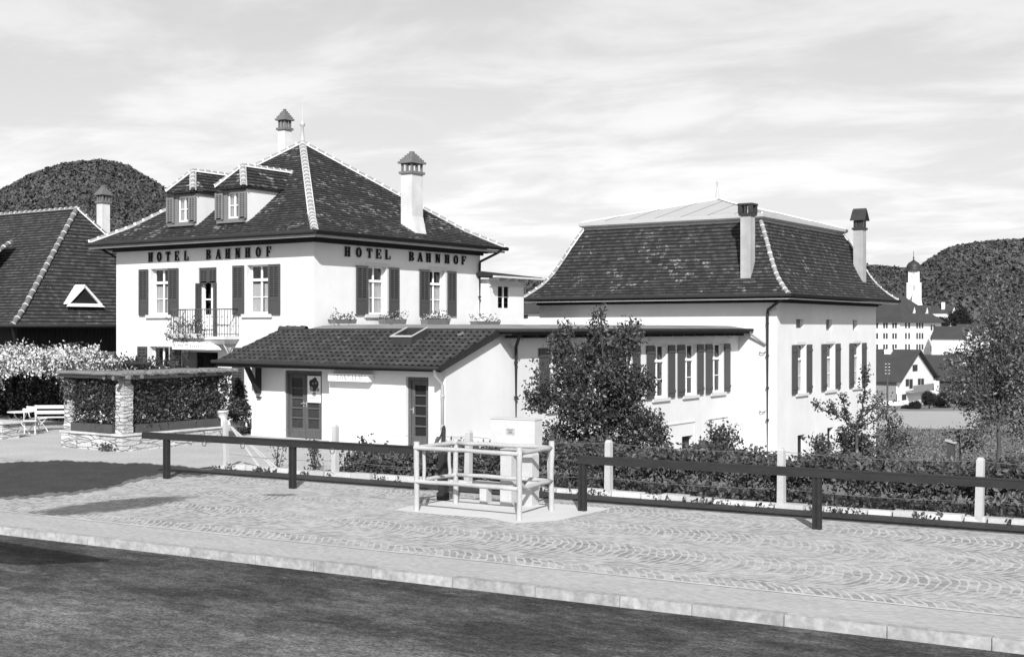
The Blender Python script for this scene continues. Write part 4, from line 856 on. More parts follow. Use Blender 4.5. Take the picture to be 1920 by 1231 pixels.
cor = mb.build('cornice', 'zinc', mroof); mb = MB(); A = Vector(((TX0 + TX1) / 2, (TY0 + TY1) / 2, 9.46)); q = [Vector((TX0 - .08, TY0 - .08, 8.214)), Vector((TX1 + .08, TY0 - .08, 8.214)), Vector((TX1 + .08, TY1 + .08, 8.214)), Vector((TX0 - .08, TY1 + .08, 8.214))]
for a, b in zip(q, q[1:] + q[:1]):
    mb.face([a, b, A], 0, 0.5); mb.tube([a, A], 0.045, 6, 1)
    for k in range(1, 7):
        s = a.lerp(b, k / 7); tpt = s.lerp(A, 1 - abs(k / 7 - 0.5) * 2) if 0 else s + (A - (a + b) / 2) * (1 - abs(2 * k / 7 - 1)); mb.tube([s, tpt], 0.018, 4)
mb.lathe(A, [(0.12, -0.08), (0.08, 0.2), (0.04, 0.5), (0.03, 0.75), (0.07, 0.8), (0.02, 0.88), (0.012, 1.05)], 8); mb.build('roof_top', ['zinc', 'white'], mroof)
chimney(hall, -21.08, -20.63, 47.86, 48.30, 5.05, 8.02, 8.52, 'flat', (), 'hall_chimney', 'panel'); chimney(hall, -20.02, -19.55, 58.58, 59.05, 5.0, 8.10, 9.05, 'gable', (), 'hall_chimney', 'panel')
for x, z in ((-27.75, 6.25), (-25.25, 6.28)):
    mb = MB(); y = MF + 1.22; mb.hexa([(x - .18, y - 0.10, z - .18), (x + .18, y - 0.10, z - .18), (x + .18, y + .3, z - .18), (x - .18, y + .3, z - .18), (x - .18, y + .02, z + .16), (x + .18, y + .02, z + .16), (x + .18, y + .3, z + .16), (x - .18, y + .3, z + .16)]); mb.build('roof_light', 'dark', mroof)
gutter_pipe(hall, [(MR - 0.25, MF + 0.0, 4.70), (MR - 0.32, MF + 0.08, 4.55), (MX1 - 0.35, MY0 - 0.10, 4.15), (MX1 - 0.37, MY0 - 0.09, 4.0), (MX1 - 0.37, MY0 - 0.09, -3)], 0.055)
gutter_pipe(hall, [(TE1 + 0.08, 47.6, 3.28), (TE1 + 0.0, 47.75, 3.2), (MX1 - 0.45, MY0 - 0.09, 2.75)], 0.045, 'lightmetal')
for z in (2.45, 0.05): mb = MB(FH); mb.tube([FH(-20.25, 0.0, z), FH(-20.25, 0.10, z - .03), FH(-20.14, 0.12, z - 0.06), FH(-20.03, 0.10, z - .03), FH(-20.03, 0, z)], 0.018, 5); mb.build('wall_hook', 'iron', hall)

# ================================================================== BARN on the left
barn = thing('barn', 'old barn with a steep brown tile roof left of the hotel', 'barn', (-52, 34, 0)); bX0, bX1, bY0, bY1, bE = -63.0, -43.0, 29.2, 39.2, 3.54; inset = 2.8; hwB = 5.0; bR = 8.56
mb = MB(right(bX1 - 1.05)); mb.box(bY0 + 0.9, bY1 - 0.9, -17.8, 0, 2.42, 3.6, 0); mb.box(bY0 + 0.86, bY1 - 0.86, -17.84, 0.04, -0.2, 2.42, 1)
for y in np.arange(bY0 + 0.95, bY1 - 0.9, 0.19): mb.box(y, y + 0.035, 0.001, 0.02, 2.425, 3.6, 0)
mb.build('wall', ['wood', 'plaster'], barn); mb = MB()
bp = [(0, bE), (0.7, bE + 0.55), (hwB, bR)]; hp = [(0, bE), (0.7 * inset / hwB, bE + 0.55), (inset, bR)]
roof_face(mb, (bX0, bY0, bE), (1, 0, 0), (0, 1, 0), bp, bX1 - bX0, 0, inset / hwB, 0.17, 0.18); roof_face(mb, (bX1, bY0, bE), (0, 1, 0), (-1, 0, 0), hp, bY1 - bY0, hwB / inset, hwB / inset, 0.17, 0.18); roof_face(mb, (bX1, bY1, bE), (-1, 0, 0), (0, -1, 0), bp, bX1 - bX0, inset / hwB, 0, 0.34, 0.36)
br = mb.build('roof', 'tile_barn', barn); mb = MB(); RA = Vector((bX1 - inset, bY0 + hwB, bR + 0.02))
for cy_, s in ((bY0, 1), (bY1, -1)): ridge_line(mb, [(bX1, cy_, bE + .03), (bX1 - 0.7 * inset / hwB, cy_ + s * 0.7, bE + 0.58), RA], 0.115, 0.42, ring=0.028, bed=(s < 0))
ridge_line(mb, [RA, (bX0, bY0 + hwB, bR + 0.02)], 0.10, 0.36, ring=0.03); mb.build('ridge_tiles', ['ridge_barn', 'mortar'], br)
mb = MB(); mb.box(bX0, bX1, bY0, bY0 + .9, bE - .12, bE - .06); mb.box(bX1 - 1.05, bX1, bY0 + .901, bY1, bE - .12, bE - .06); mb.build('eaves', 'wood', barn)
mb = MB(); mb.tube([(bX0, bY0 - .07, bE - .03), (bX1 + .07, bY0 - .07, bE - .03), (bX1 + .07, bY1, bE - .03)], 0.07, 8); mb.build('gutter', 'metal', barn)
gutter_pipe(barn, [(bX1 + .05, bY0 - .05, bE - .06), (bX1 + .04, bY0, bE - .32), (bX1 - .9, bY0 + .85, bE - 1.1), (bX1 - .95, bY0 + .8, 0)], 0.05)
chimney(barn, -48.5, -48.08, 37.3, 37.72, 5.5, 9.2, 10.0, 'hip')
dX, dY, dz = bX1 - 0.42, 32.75, 4.34; mb = MB()                   # triangular roof vent
mb.hexa([(dX - .02, dY - .78, dz), (dX + .16, dY - .95, dz - 0.05), (dX + .16, dY + .95, dz - 0.05), (dX - .02, dY + .78, dz), (dX - .02, dY - .70, dz + .10), (dX + .10, dY - .80, dz + .06), (dX + .10, dY + .80, dz + .06), (dX - .02, dY + .70, dz + .10)], 0)
for s in (-1, 1): mb.hexa([(dX + .10, dY + s * .88, dz + .05), (dX + .10, dY + s * .74, dz + .05), (dX - 1.0, dY + s * .74, dz + .05), (dX - 1.0, dY + s * .88, dz + .05), (dX + .10, dY + s * .0, dz + .86), (dX + .10, dY - s * .02, dz + .76), (dX - 1.0, dY - s * .02, dz + .76), (dX - 1.0, dY + s * .0, dz + .86)], 0)
mb.face([(dX + .03, dY - .8, dz + .08), (dX + .03, dY + .8, dz + .08), (dX + .03, dY, dz + .78)], 1); mb.build('roof_vent', ['white', 'dark'], br)
mb = MB(); roof_face(mb, (-53.0, 29.6, 5.55), (1, 0, 0), (0, 1, 0), [(0, 5.55), (2.6, 7.1)], 6.3, 0, 0.3, 0.17, 0.18); mb.box(-53, -46.85, 29.75, 30.4, 4.3, 5.45); ridge_line(mb, [(-46.7, 29.6, 5.58), (-47.5, 32.2, 7.12)], 0.1, 0.36, 1, 2, bed=False); mb.build('dormer', ['tile_barn', 'ridge_barn', 'mortar'], barn)
# ================================================================== STREET FURNITURE
def rp(X, nn, z=0.0): return Vector((X, rl(X, nn), z))
def tie_rail(label, xa, xb, posts, rings):
    t = thing('tie_rail', label, 'tie rail', rp((xa + xb) / 2, 0), 'dark wooden tie rails along the plaza')
    mb = MB(); a, b = rp(xa, 0, 0.945), rp(xb, 0, 0.945); mb.bar(a, b, 0.12, 0.122); mb.bar(a + Vector((0, 0.02, 0.070)), b + Vector((0, 0.02, 0.083)), 0.15, 0.02); mb.build('beam', 'beam', t)
    for x in posts:
        mb = MB(); c = rp(x, 0); mb.box(c.x - 0.07, c.x - 0.018, c.y - 0.05, c.y + 0.05, -0.1, 0.88); mb.box(c.x + 0.018, c.x + 0.07, c.y - 0.05, c.y + 0.05, -0.1, 0.88); mb.box(c.x - 0.018, c.x + 0.018, c.y - 0.03, c.y + 0.03, -0.1, 0.88); mb.build('post', 'beam', t)
    for x in rings:
        mb = MB(); c = rp(x, -0.075, 0.86); mb.tube([c + Vector((0.06 * math.cos(k), 0.0, 0.06 * math.sin(k))) for k in np.linspace(0, 2 * math.pi, 15)], 0.009, 5, cap=False); mb.build('ring', 'iron', t)
    return t
tie_rail('longer dark wooden tie rail with iron rings, left of the pale weighing pen', -23.1, -15.5, (-22.39, -18.80), (-21.2, -20.1, -18.95, -17.7, -16.2))
tie_rail('dark wooden tie rail running out of the picture right of the weighing pen', -12.08, 6.5, (-12.0, -7.62, -3.0, 1.7), (-10.4, -5.6, -1.5))
t = thing('barrier_post', 'tall dark post with a chain standing behind the weighing pen', 'post', rp(-15.05, 0.0))
mb = MB(); c = rp(-15.05, 0); mb.box(c.x - 0.075, c.x + 0.075, c.y - 0.06, c.y + 0.06, -0.1, 0.92); mb.tube([c + Vector((0.01, 0, 0.9)), c + Vector((0.02, 0, 1.42)), c + Vector((0.025, 0, 1.48))], [0.04, 0.04, 0.02], 8); mb.box(c.x - 0.10, c.x + 0.10, c.y - 0.08, c.y + 0.08, -0.1, 0.16); mb.build('post', 'beam', t)
mb = MB(); mb.tube([c + Vector((0.02, 0, 1.40)), c + Vector((-0.10, -0.02, 1.18)), c + Vector((-0.24, -0.03, 1.02))], 0.02, 6); mb.tube([c + Vector((-0.13, -0.03, 0.95)), c + Vector((-0.13, -0.03, 1.20)), c + Vector((-0.10, -0.03, 1.25))], [0.035, 0.035, 0.02], 6); mb.tube([c + Vector((-0.13, -0.03, 1.2)), c + Vector((-0.27, -0.04, 0.98)), c + Vector((-0.42, -0.04, 0.90))], 0.016, 6); mb.build('chain', 'iron', t)

# weighing pen on its slab
mb = MB(); jag = [(-15.0, -1.62), (-14.0, -1.68), (-13.0, -1.62), (-12.2, -1.95), (-11.75, -1.3), (-11.7, 0.55), (-12.6, 0.62), (-14.2, 0.6), (-15.2, 0.5)]
mb.face([rp(x, n, 0.0075) for x, n in jag]); structure(mb.build('concrete_slab', 'slab'))
t = thing('weighing_pen', 'pale open pen of peeled poles with two rails round the weighing platform', 'pen', rp(-13.45, -0.9))
cs = [(-14.56, -1.50), (-12.33, -1.60), (-12.47, -0.29), (-14.55, -0.30)]; C3 = [rp(x, n) for x, n in cs]
def pole(a, b, r, jit=0.008, k=6):
    a, b = Vector(a), Vector(b); mb = MB(); pts = []; rs = []
    for j in range(k + 1):
        q = a.lerp(b, j / k) + Vector((random.uniform(-1, 1), random.uniform(-1, 1), random.uniform(-1, 1))) * jit * (0 < j < k); pts.append(q); rs.append(r * random.uniform(0.93, 1.07))
    mb.tube(pts, rs, 9); return mb
Zv = Vector((0, 0, 1))
for c in C3: pole(c - Zv * 0.1, c + Zv * random.uniform(1.27, 1.31), 0.051).build('post', 'pole', t)
for i in range(4):
    a, b = C3[i], C3[(i + 1) % 4]; d = (b - a).normalized(); o = Vector((0, -0.035, 0)) if i == 0 else Vector((0, 0, 0))
    pole(a - d * 0.02 + o + Zv * 1.185, b + d * 0.02 + o + Zv * 1.185, 0.041).build('rail', 'pole', t); pole(a + o + Zv * 0.565, b + o + Zv * 0.565, 0.039).build('rail', 'pole', t)
for c, d in ((C3[0], Vector((0.10, 0.10, 0))), (C3[3], Vector((-0.10, -0.06, 0))), (C3[2], Vector((-0.09, 0.05, 0)))): pole(c + d + Zv * 0.52, c + d + Zv * 1.20, 0.033).build('upright', 'pole', t)
cab = thing('weighing_cabinet', 'white weighing cabinet with a small lettered plate on a concrete pedestal', 'cabinet', rp(-13.3, 0.1)); CS = -0.56
def rbox(mb, x0, x1, n0, n1, z0, z1, m=0):
    x0 += CS; x1 += CS; mb.hexa([rp(x0, n0, z0), rp(x1, n0, z0), rp(x1, n1, z0), rp(x0, n1, z0), rp(x0, n0, z1), rp(x1, n0, z1), rp(x1, n1, z1), rp(x0, n1, z1)], m)
mb = MB(); rbox(mb, -13.62, -12.64, 0.32, 0.58, 1.12, 1.63); rbox(mb, -13.635, -12.625, 0.305, 0.595, 1.63, 1.65); rbox(mb, -13.60, -12.66, 0.31, 0.59, 1.095, 1.12); cb_ = mb.build('box', 'cabinet', cab)
mb = MB(); rbox(mb, -13.26, -13.08, 0.308, 0.319, 1.335, 1.455); mb.build('plate', 'pole', cab); mb = MB()
for zz, w0, w1 in ((1.42, -13.245, -13.095), (1.385, -13.21, -13.12), (1.36, -13.22, -13.11)):
    x = w0
    while x < w1 - 0.01: L = random.uniform(0.010, 0.018); rbox(mb, x, x + L, 0.300, 0.307, zz, zz + 0.018); x += L + 0.005
mb.build('plate_text', 'inkmid', cab)
mb = MB(); rbox(mb, -13.10, -12.86, -0.14, 0.20, -0.05, 1.07); rbox(mb, -13.13, -12.66, -0.10, 0.56, 1.072, 1.094); mb.build('pedestal', 'pillar', cab)
mb = MB(); p0, p1 = -0.02, 0.55                                  # side cheek with cut-out
pr = [(0.0, -0.05), (0.24, -0.05), (0.24, 0.40), (0.17, 0.50), (0.10, 0.42), (0.02, 0.26)]; pr2 = [(0.0, 0.54), (0.24, 0.54), (0.24, 0.97), (0.18, 1.07), (0.0, 1.07)]
for P in (pr, pr2):
    f = [rp(-12.80 + CS + u, 0.10, z) for u, z in P]; b = [rp(-12.80 + CS + u, 0.34, z) for u, z in P]; mb.face(f); mb.face(b)
    for i in range(len(P)): j = (i + 1) % len(P); mb.face([f[i], f[j], b[j], b[i]])
rbox(mb, -13.0, -12.86, 0.201, 0.40, -0.05, 1.07); mb.build('cheek', 'pillar', cab)
mb = MB(); rbox(mb, -13.30, -13.26, 0.45, 0.55, 0.95, 1.094); mb.build('bracket', 'iron', cab); mb = MB(); rbox(mb, -12.74, -12.70, 0.35, 0.55, 0.5, 1.07); mb.build('bracket', 'iron', cab)
mb = MB(); mb.bar(rp(-14.30, -0.02, 0.41), rp(-13.38, -0.05, 0.395), 0.22, 0.06); mb.solo('plank', 'pole', 'short pale plank lying across the back of the weighing pen', 'plank')
mb = MB(); rbox(mb, -13.6, -13.45, -0.08, 0.1, 0.0, 0.37); mb.solo('stone_block', 'pillar', 'small stone block under the left end of the short plank', 'block')
mb = MB(); rbox(mb, -13.12, -12.97, -0.12, 0.06, 0.0, 0.355); mb.solo('stone_block', 'pillar', 'small stone block under the right end of the short plank', 'block')

# wire fence on concrete posts
fen = thing('wire_fence', 'wire fence on pale concrete posts in front of the low hedge', 'fence', rp(-12, 2.2)); fx = [-22.75, -19.50, -15.96, -12.65, -9.08, -5.55, -2.0, 1.6, 5.2]
for x in fx:
    c = rp(x, 2.17); mb = MB(); tl = random.uniform(-.03, .03); tp = c + Vector((tl, 0, 1.14 + (0.06 if x < -15 else 0)))
    def sq(p, s): return [p + Vector((-s, -s, 0)), p + Vector((s, -s, 0)), p + Vector((s, s, 0)), p + Vector((-s, s, 0))]
    q_ = 0.75 if x < -20 else 1.0; mb.hexa(sq(c - Zv * 0.1, 0.068 * q_) + sq(tp - Zv * 0.05, 0.060 * q_)); mb.hexa(sq(tp - Zv * 0.05, 0.060 * q_) + sq(tp, 0.038 * q_)); mb.build('post', 'concrete', fen)
for z in (0.36, 0.72, 1.06):
    mb = MB(); pts = []
    for a, b in zip(fx, fx[1:]):
        for k in range(6): x = a + (b - a) * k / 6; pts.append(rp(x, 2.25, z - 0.05 * math.sin(math.pi * k / 6)))
    mb.tube(pts, 0.0045, 4); mb.build('wire', 'clay', fen)
for d, w_ in ((0.86, 0.04), (1.30, 0.028), (1.42, 0.028)):
    mb = MB(); mb.bar(rp(-22.66, 2.24, 1.02), rp(-22.66 + d, 2.30, 0.05), w_, w_); mb.build('strut', 'concrete', fen)

# ================================================================== PERGOLA, STONE PLANTER, GARDEN SEATS
sw = thing('stone_wall', 'low rubble planter wall with two stone pillars round the terrace corner', 'wall', (-28.8, 23.2, 0))
mb = MB(); mb.box(-31.0, -28.30, 22.62, 23.10, -0.1, 0.42); mb.box(-28.78, -28.30, 23.101, 26.5, -0.1, 0.42); mb.build('wall', 'rubble', sw)
mb = MB(); x = -31.05
while x < -28.35: L = random.uniform(0.4, 0.8); e = min(x + L, -28.26); mb.box(x + .006, e - .006, 22.57 + random.uniform(-.015, .015), 23.11, 0.421, 0.475 + random.uniform(-.008, .008)); x += L
y = 23.12
while y < 26.5: L = random.uniform(0.4, 0.8); mb.box(-28.80, -28.25 + random.uniform(-.015, .015), y + .006, min(y + L, 26.55) - .006, 0.421, 0.475 + random.uniform(-.008, .008)); y += L
mb.build('coping', 'edging', sw)
def pillar(x, y, s, z1, point):
    mb = MB(); n = 12; h = (z1 - 0.475) / n
    for k in range(n): j = lambda: random.uniform(-.018, .018); z = 0.475 + k * h; mb.hexa([(x - s + j(), y - s + j(), z), (x + s + j(), y - s + j(), z), (x + s + j(), y + s + j(), z), (x - s + j(), y + s + j(), z), (x - s + j(), y - s + j(), z + h * .96), (x + s + j(), y - s + j(), z + h * .96), (x + s + j(), y + s + j(), z + h * .96), (x - s + j(), y + s + j(), z + h * .96)])
    if point: mb.hexa([(x - s, y - s, z1), (x + s, y - s, z1), (x + s, y + s, z1), (x - s, y + s, z1), (x - .09, y - .09, z1 + .17), (x + .09, y - .09, z1 + .17), (x + .09, y + .09, z1 + .17), (x - .09, y + .09, z1 + .17)])
    mb.build('pillar', 'rubble', sw)
pillar(-28.54, 22.88, 0.165, 1.80, True); pillar(-30.82, 22.88, 0.17, 1.95, False)
pg = thing('pole_canopy', 'flat canopy of bark-covered poles over the stone planter', 'canopy', (-29, 23.6, 2.0))
for (a, b) in (((-31.05, 22.62, 2.06), (-28.0, 22.62, 2.06)), ((-30.95, 23.1, 2.06), (-28.05, 23.1, 2.06)), ((-28.30, 22.3, 2.04), (-28.42, 26.75, 2.04)), ((-28.95, 22.5, 2.04), (-28.95, 26.7, 2.04))): pole(a, b, 0.062, 0.012, 8).build('beam', 'thatch', pg)
mb = MB()
for y in np.arange(22.45, 26.7, 0.155): z = 2.145 + random.uniform(-.01, .015); mb.tube([(-29.35 + random.uniform(-.08, .08), y, z), (-28.7, y + random.uniform(-.01, .01), z + .01), (-28.02 + random.uniform(-.10, .10), y, z)], random.uniform(0.044, 0.056), 7)
for y in np.arange(22.48, 23.3, 0.15): mb.tube([(-31.0 + random.uniform(-.10, .1), y, 2.15), (-30.4, y, 2.155 + random.uniform(-.01, .01)), (-29.36, y, 2.15)], random.uniform(0.044, 0.055), 7)
mb.build('pole_deck', 'thatch', pg)
def planter(label, x0, x1, y0, y1):
    t = thing('flower_box', label, 'flower box', ((x0 + x1) / 2, (y0 + y1) / 2, 0.476), 'dark planter boxes on the stone wall'); mb = MB(); z0, z1 = 0.485, 0.72
    for a, b, c, d in ((x0, x1, y0, y0 + .03), (x0, x1, y1 - .03, y1), (x0, x0 + .03, y0 + .031, y1 - .031), (x1 - .03, x1, y0 + .031, y1 - .031)): mb.box(a, b, c, d, z0, z1)
    mb.box(x0 + .03, x1 - .03, y0 + .03, y1 - .03, z0, z1 - .04); mb.build('box', 'box', t)
    mb = MB(); pts = [(random.uniform(x0, x1), random.uniform(y0, y1), random.uniform(0.72, 0.98)) for _ in range(int(60 * max(x1 - x0, y1 - y0)))]; leaves(mb, pts, 5, (.05, .05, .05), 0.09); mb.build('foliage', 'vine', t)
    mb = MB(); pts = [(random.uniform(x0, x1), random.uniform(y0, y0 + (y1 - y0)), random.uniform(0.80, 1.02)) for _ in range(int(15 * max(x1 - x0, y1 - y0)))]; leaves(mb, pts, 9, (.035, .035, .03), 0.055); mb.build('blossom', 'flower', t)
planter('dark planter box of white flowers at the left end of the stone wall', -30.62, -29.72, 22.66, 22.98); planter('dark planter box of white flowers just left of the corner pillar', -29.70, -28.80, 22.66, 22.98)
planter('dark planter box just behind the corner pillar on the stone wall', -28.66, -28.34, 23.18, 24.25); planter('dark planter box in the middle of the receding stone wall', -28.66, -28.34, 24.27, 25.3); planter('dark planter box at the far end of the stone wall by the white pot', -28.66, -28.34, 25.32, 26.25)
def climber(label, pts, wood, per=7, sp=(.07, .05, .07), sz=0.10):
    t = thing('climbing_plant', label, 'climber', (wood[0][0], wood[0][1], 0.48)); mb = MB()
    for a in wood:
        mb.tube([(a[0], a[1], 0.5), (a[0] + random.uniform(-.05, .05), a[1], 1.2), (a[0] + random.uniform(-.1, .1), a[1], 2.0)], 0.018, 5)
    mb.build('stem', 'bark', t); mb = MB(); leaves(mb, pts, per, sp, sz); mb.build('foliage', 'vine', t)
climber('dark leafy climber covering the opening between the two stone pillars', [(random.uniform(-30.66, -28.76), 22.86 + random.gauss(0, .06), random.uniform(0.95, 2.12)) for _ in range(620)] + [(random.uniform(-31.0, -30.5), 22.72 + random.gauss(0, .08), random.uniform(1.3, 2.25)) for _ in range(70)], [(-30.4, 22.9), (-29.8, 22.9), (-29.2, 22.9)])
climber('dark leafy climber along the receding side of the planter, right of the corner pillar', [(-28.5 + random.gauss(0, .07), random.uniform(23.1, 26.4), random.uniform(0.92, 2.04)) for _ in range(900)] + [(-28.4 + random.gauss(0, .13), 26.5 + random.gauss(0, .12), random.uniform(1.3, 2.0)) for _ in range(60)], [(-28.5, 23.4), (-28.5, 24.6), (-28.5, 25.8)])
vt = thing('pergola', 'pergola buried under a pale flowering creeper beside the hotel', 'pergola', (-38, 27, 0)); mb = MB()
for x, y in ((-37.6, 24.9), (-37.0, 28.8), (-33.7, 28.6), (-42.5, 24.6), (-42.5, 28.8)): mb.tube([(x, y, -0.05), (x, y, 2.15)], 0.07, 7)
for y in (25.0, 26.2, 27.4, 28.6): mb.tube([(-46, y, 2.2), (-37.0 + (y - 25.0) * 0.75, y, 2.2)], 0.06, 6)
mb.build('frame', 'wood', vt)
def px_of(p): q = Vector(p) - Vector((0, 0, CAMZ)); return 960 + FPX * q.dot(CR) / q.dot(CF)
def infront(x, y):                                                 # creeper area: front edge runs back to the right
    return y > 24.75 + max(0, (x + 37.2)) * 0.78
pts = []
while len(pts) < 2600:
    x, y = random.uniform(-47, -33.2), random.uniform(24.6, 29.6)
    if not infront(x, y) or px_of((x, y, 2.4)) > 200 + random.uniform(-50, 25): continue
    top = 2.48 + 0.22 * math.sin(x * 1.7 + y) + 0.18 * math.sin(x * 3.9) - 0.20 * max(0, x + 37)
    e = y - (24.75 + max(0, (x + 37.2)) * 0.78); zl = 2.15 - (0.55 * max(0, math.sin(x * 2.3 + 0.6)) ** 2 + 0.2) * (e < 0.5) * (x < -35.6)
    pts.append((x, y, random.uniform(zl, max(2.3, top))))
ed = []
while len(ed) < 1300:
    x = random.uniform(-41.5, -34.2); y = 24.75 + max(0, (x + 37.2)) * 0.78 + random.gauss(0, .12)
    top = 2.45 + 0.22 * math.sin(x * 1.7 + y) - 0.22 * max(0, x + 37)
    
    if px_of((x, y, 2.4)) > 225 - random.uniform(0, 40): continue
    zl = 2.1 - (0.62 * max(0, math.sin(x * 2.3 + 0.6)) ** 2 + 0.12) * (x < -35.4); ed.append((x, y, random.uniform(zl, top)))
pts += ed; sel = [random.random() < 0.26 + 0.30 * sst(-36.5, -34.6, p[0]) + 0.25 * (p[2] > 2.75) for p in pts]
mb = MB(); leaves(mb, [p for p, s in zip(pts, sel) if not s], 12, (.11, .10, .09), 0.105, droop=0.8); mb.build('blossom', 'blossom', vt); mb = MB(); leaves(mb, [p for p, s in zip(pts, sel) if s], 10, (.12, .11, .10), 0.12); mb.build('foliage', 'vine', vt)
mb = MB(); mb.box(-47, -39.3, 30.05, 30.10, -0.1, 2.3)
for x in np.arange(-47, -39.3, 0.16): mb.box(x, x + 0.02, 30.02, 30.049, -0.1, 2.3)
mb.solo('wooden_fence', 'wood', 'dark board fence closing the back of the creeper pergola', 'fence')
mb = MB(); pts = [(random.uniform(-47, -33.9), random.uniform(28.7, 29.8), random.uniform(0.0, 2.3)) for _ in range(3200)]; leaves(mb, pts, 7, (.1, .1, .1), 0.13, rscale=(0, .25)); mb.solo('hedge', 'leaf', 'dark hedge in the deep shade behind the garden chairs', 'hedge', kind=None)

def garden_chair(label, c, rz, w_=0.40, bench=0):
    t = thing('garden_bench' if bench else 'garden_chair', label, 'bench' if bench else 'chair', c, None if bench else 'white garden chairs in the shade'); M4 = Matrix.Translation(Vector(c)) @ Matrix.Rotation(rz, 4, 'Z'); P = lambda x, y, z: M4 @ Vector((x, y, z)); W2 = w_ / 2
    mb = MB()
    for k in range(5): y = -0.19 + k * 0.085; mb.hexa([P(-W2, y, .43), P(W2, y, .43), P(W2, y + .07, .43), P(-W2, y + .07, .43), P(-W2, y, .455), P(W2, y, .455), P(W2, y + .07, .455), P(-W2, y + .07, .455)])
    mb.build('seat', 'garden', t); mb = MB()
    for z in ((0.80,) if not bench else (0.80, 0.62)): mb.hexa([P(-W2 - .01, .27, z - .055), P(W2 + .01, .27, z - .055), P(W2 + .01, .29, z - .055), P(-W2 - .01, .29, z - .055), P(-W2 - .01, .285, z + .055), P(W2 + .01, .285, z + .055), P(W2 + .01, .305, z + .055), P(-W2 - .01, .305, z + .055)])
    mb.build('backrest', 'garden', t)
    for s in (-1, 1):
        x = s * (W2 - 0.03); mb = MB(); mb.tube([P(x, -.24, 0), P(x, -.12, .16), P(x, -.02, .28), P(x, .12, .40), P(x, .22, .52), P(x, .29, .86)], 0.017, 6); mb.build('leg', 'garden', t); mb = MB(); mb.tube([P(x * .92, .27, 0), P(x * .92, .16, .15), P(x * .92, .02, .27), P(x * .92, -.17, .42)], 0.017, 6); mb.build('leg', 'garden', t)
    return t
def gp(x, y, z=0.0): p = ground_px(x, y); return (p.x, p.y, z)
tb = thing('garden_table', 'small white folding garden table in front of the dark pergola', 'table', gp(38, 813)); c = Vector(gp(38, 813)); mb = MB(); mb.tube([c + Zv * .70, c + Zv * .725], [0.40, 0.40], 20, smooth=False); mb.build('table_top', 'garden', tb)
for s in (-1, 1): mb = MB(); mb.tube([c + CR * s * .30, c + CR * s * .16 + Zv * .18, c + Zv * .38, c - CR * s * .15 + Zv * .55, c - CR * s * .22 + Zv * .70], 0.015, 6); mb.build('leg', 'garden', tb)
garden_chair('white folding garden chair right beside the small table, nearest the front', gp(56, 814), YAW + rad(200)); garden_chair('white folding garden chair a little right of the table, turned sideways', gp(72, 809), YAW + rad(150))
garden_chair('white garden bench with a low back beside the left stone pillar', gp(103, 806), YAW + rad(188), 1.15, 1)
t = thing('stone_pier', 'low rubble pier with a flat cap at the left edge of the terrace', 'pier', gp(5, 822)); c = Vector(gp(5, 822)); mb = MB(); mb.box(c.x - .9, c.x + .12, c.y - .1, c.y + .5, -0.1, .46); mb.build('pier', 'rubble', t); mb = MB(); mb.box(c.x - .95, c.x + .24, c.y - .16, c.y + .55, .462, .53); mb.build('cap', 'edging', t)

def pot(mb, c, r, h): mb.lathe(c, [(r * .72, 0), (r * .9, h * .55), (r, h * .86), (r * 1.08, h * .87), (r * 1.08, h), (r * .9, h), (r * .86, h * .9)], 16)
c = Vector((-28.52, 26.30, 0.476)); c = Vector((-28.5, 26.42, 0.476)); t = thing('potted_plant', 'white pot with a small plant on the end of the stone wall', 'pot plant', c, 'plants in white pots'); mb = MB(); pot(mb, c, .21, .46); mb.build('pot', 'pot', t); mb = MB(); leaves(mb, [(c.x + random.gauss(0, .09), c.y + random.gauss(0, .09), c.z + random.uniform(.45, .8)) for _ in range(40)], 6, (.04, .04, .04), 0.09); mb.build('foliage', 'vine', t)
c = Vector(gp(446, 811)); t = thing('potted_plant', 'tall dark cone-shaped bush in a white pot left of the annex', 'pot plant', c, 'plants in white pots'); mb = MB(); pot(mb, c, .25, .42); mb.build('pot', 'pot', t)
pts = []
for _ in range(420): h = random.uniform(0, 1) ** 1.25; r = (0.38 * (1 - h) ** .8 + .05) * math.sqrt(random.random()); a = random.uniform(0, 6.283); pts.append((c.x + r * math.cos(a), c.y + r * math.sin(a), .48 + h * 1.2))
mb = MB(); mb.tube([c + Zv * .3, c + Zv * 1.5], 0.02, 6); mb.build('stem', 'bark', t); mb = MB(); leaves(mb, pts, 6, (.05, .05, .05), 0.10); mb.build('foliage', 'leaf', t)
c = Vector((-29.75, 28.9, 0)); mb = MB(); leaves(mb, [(c.x + random.gauss(0, .25), c.y + random.gauss(0, .15), abs(random.gauss(0, .22))) for _ in range(70)], 6, (.05, .05, .05), .10); mb.solo('shrub', 'vine', 'low dark shrub in the shade by the left annex corner', 'shrub')

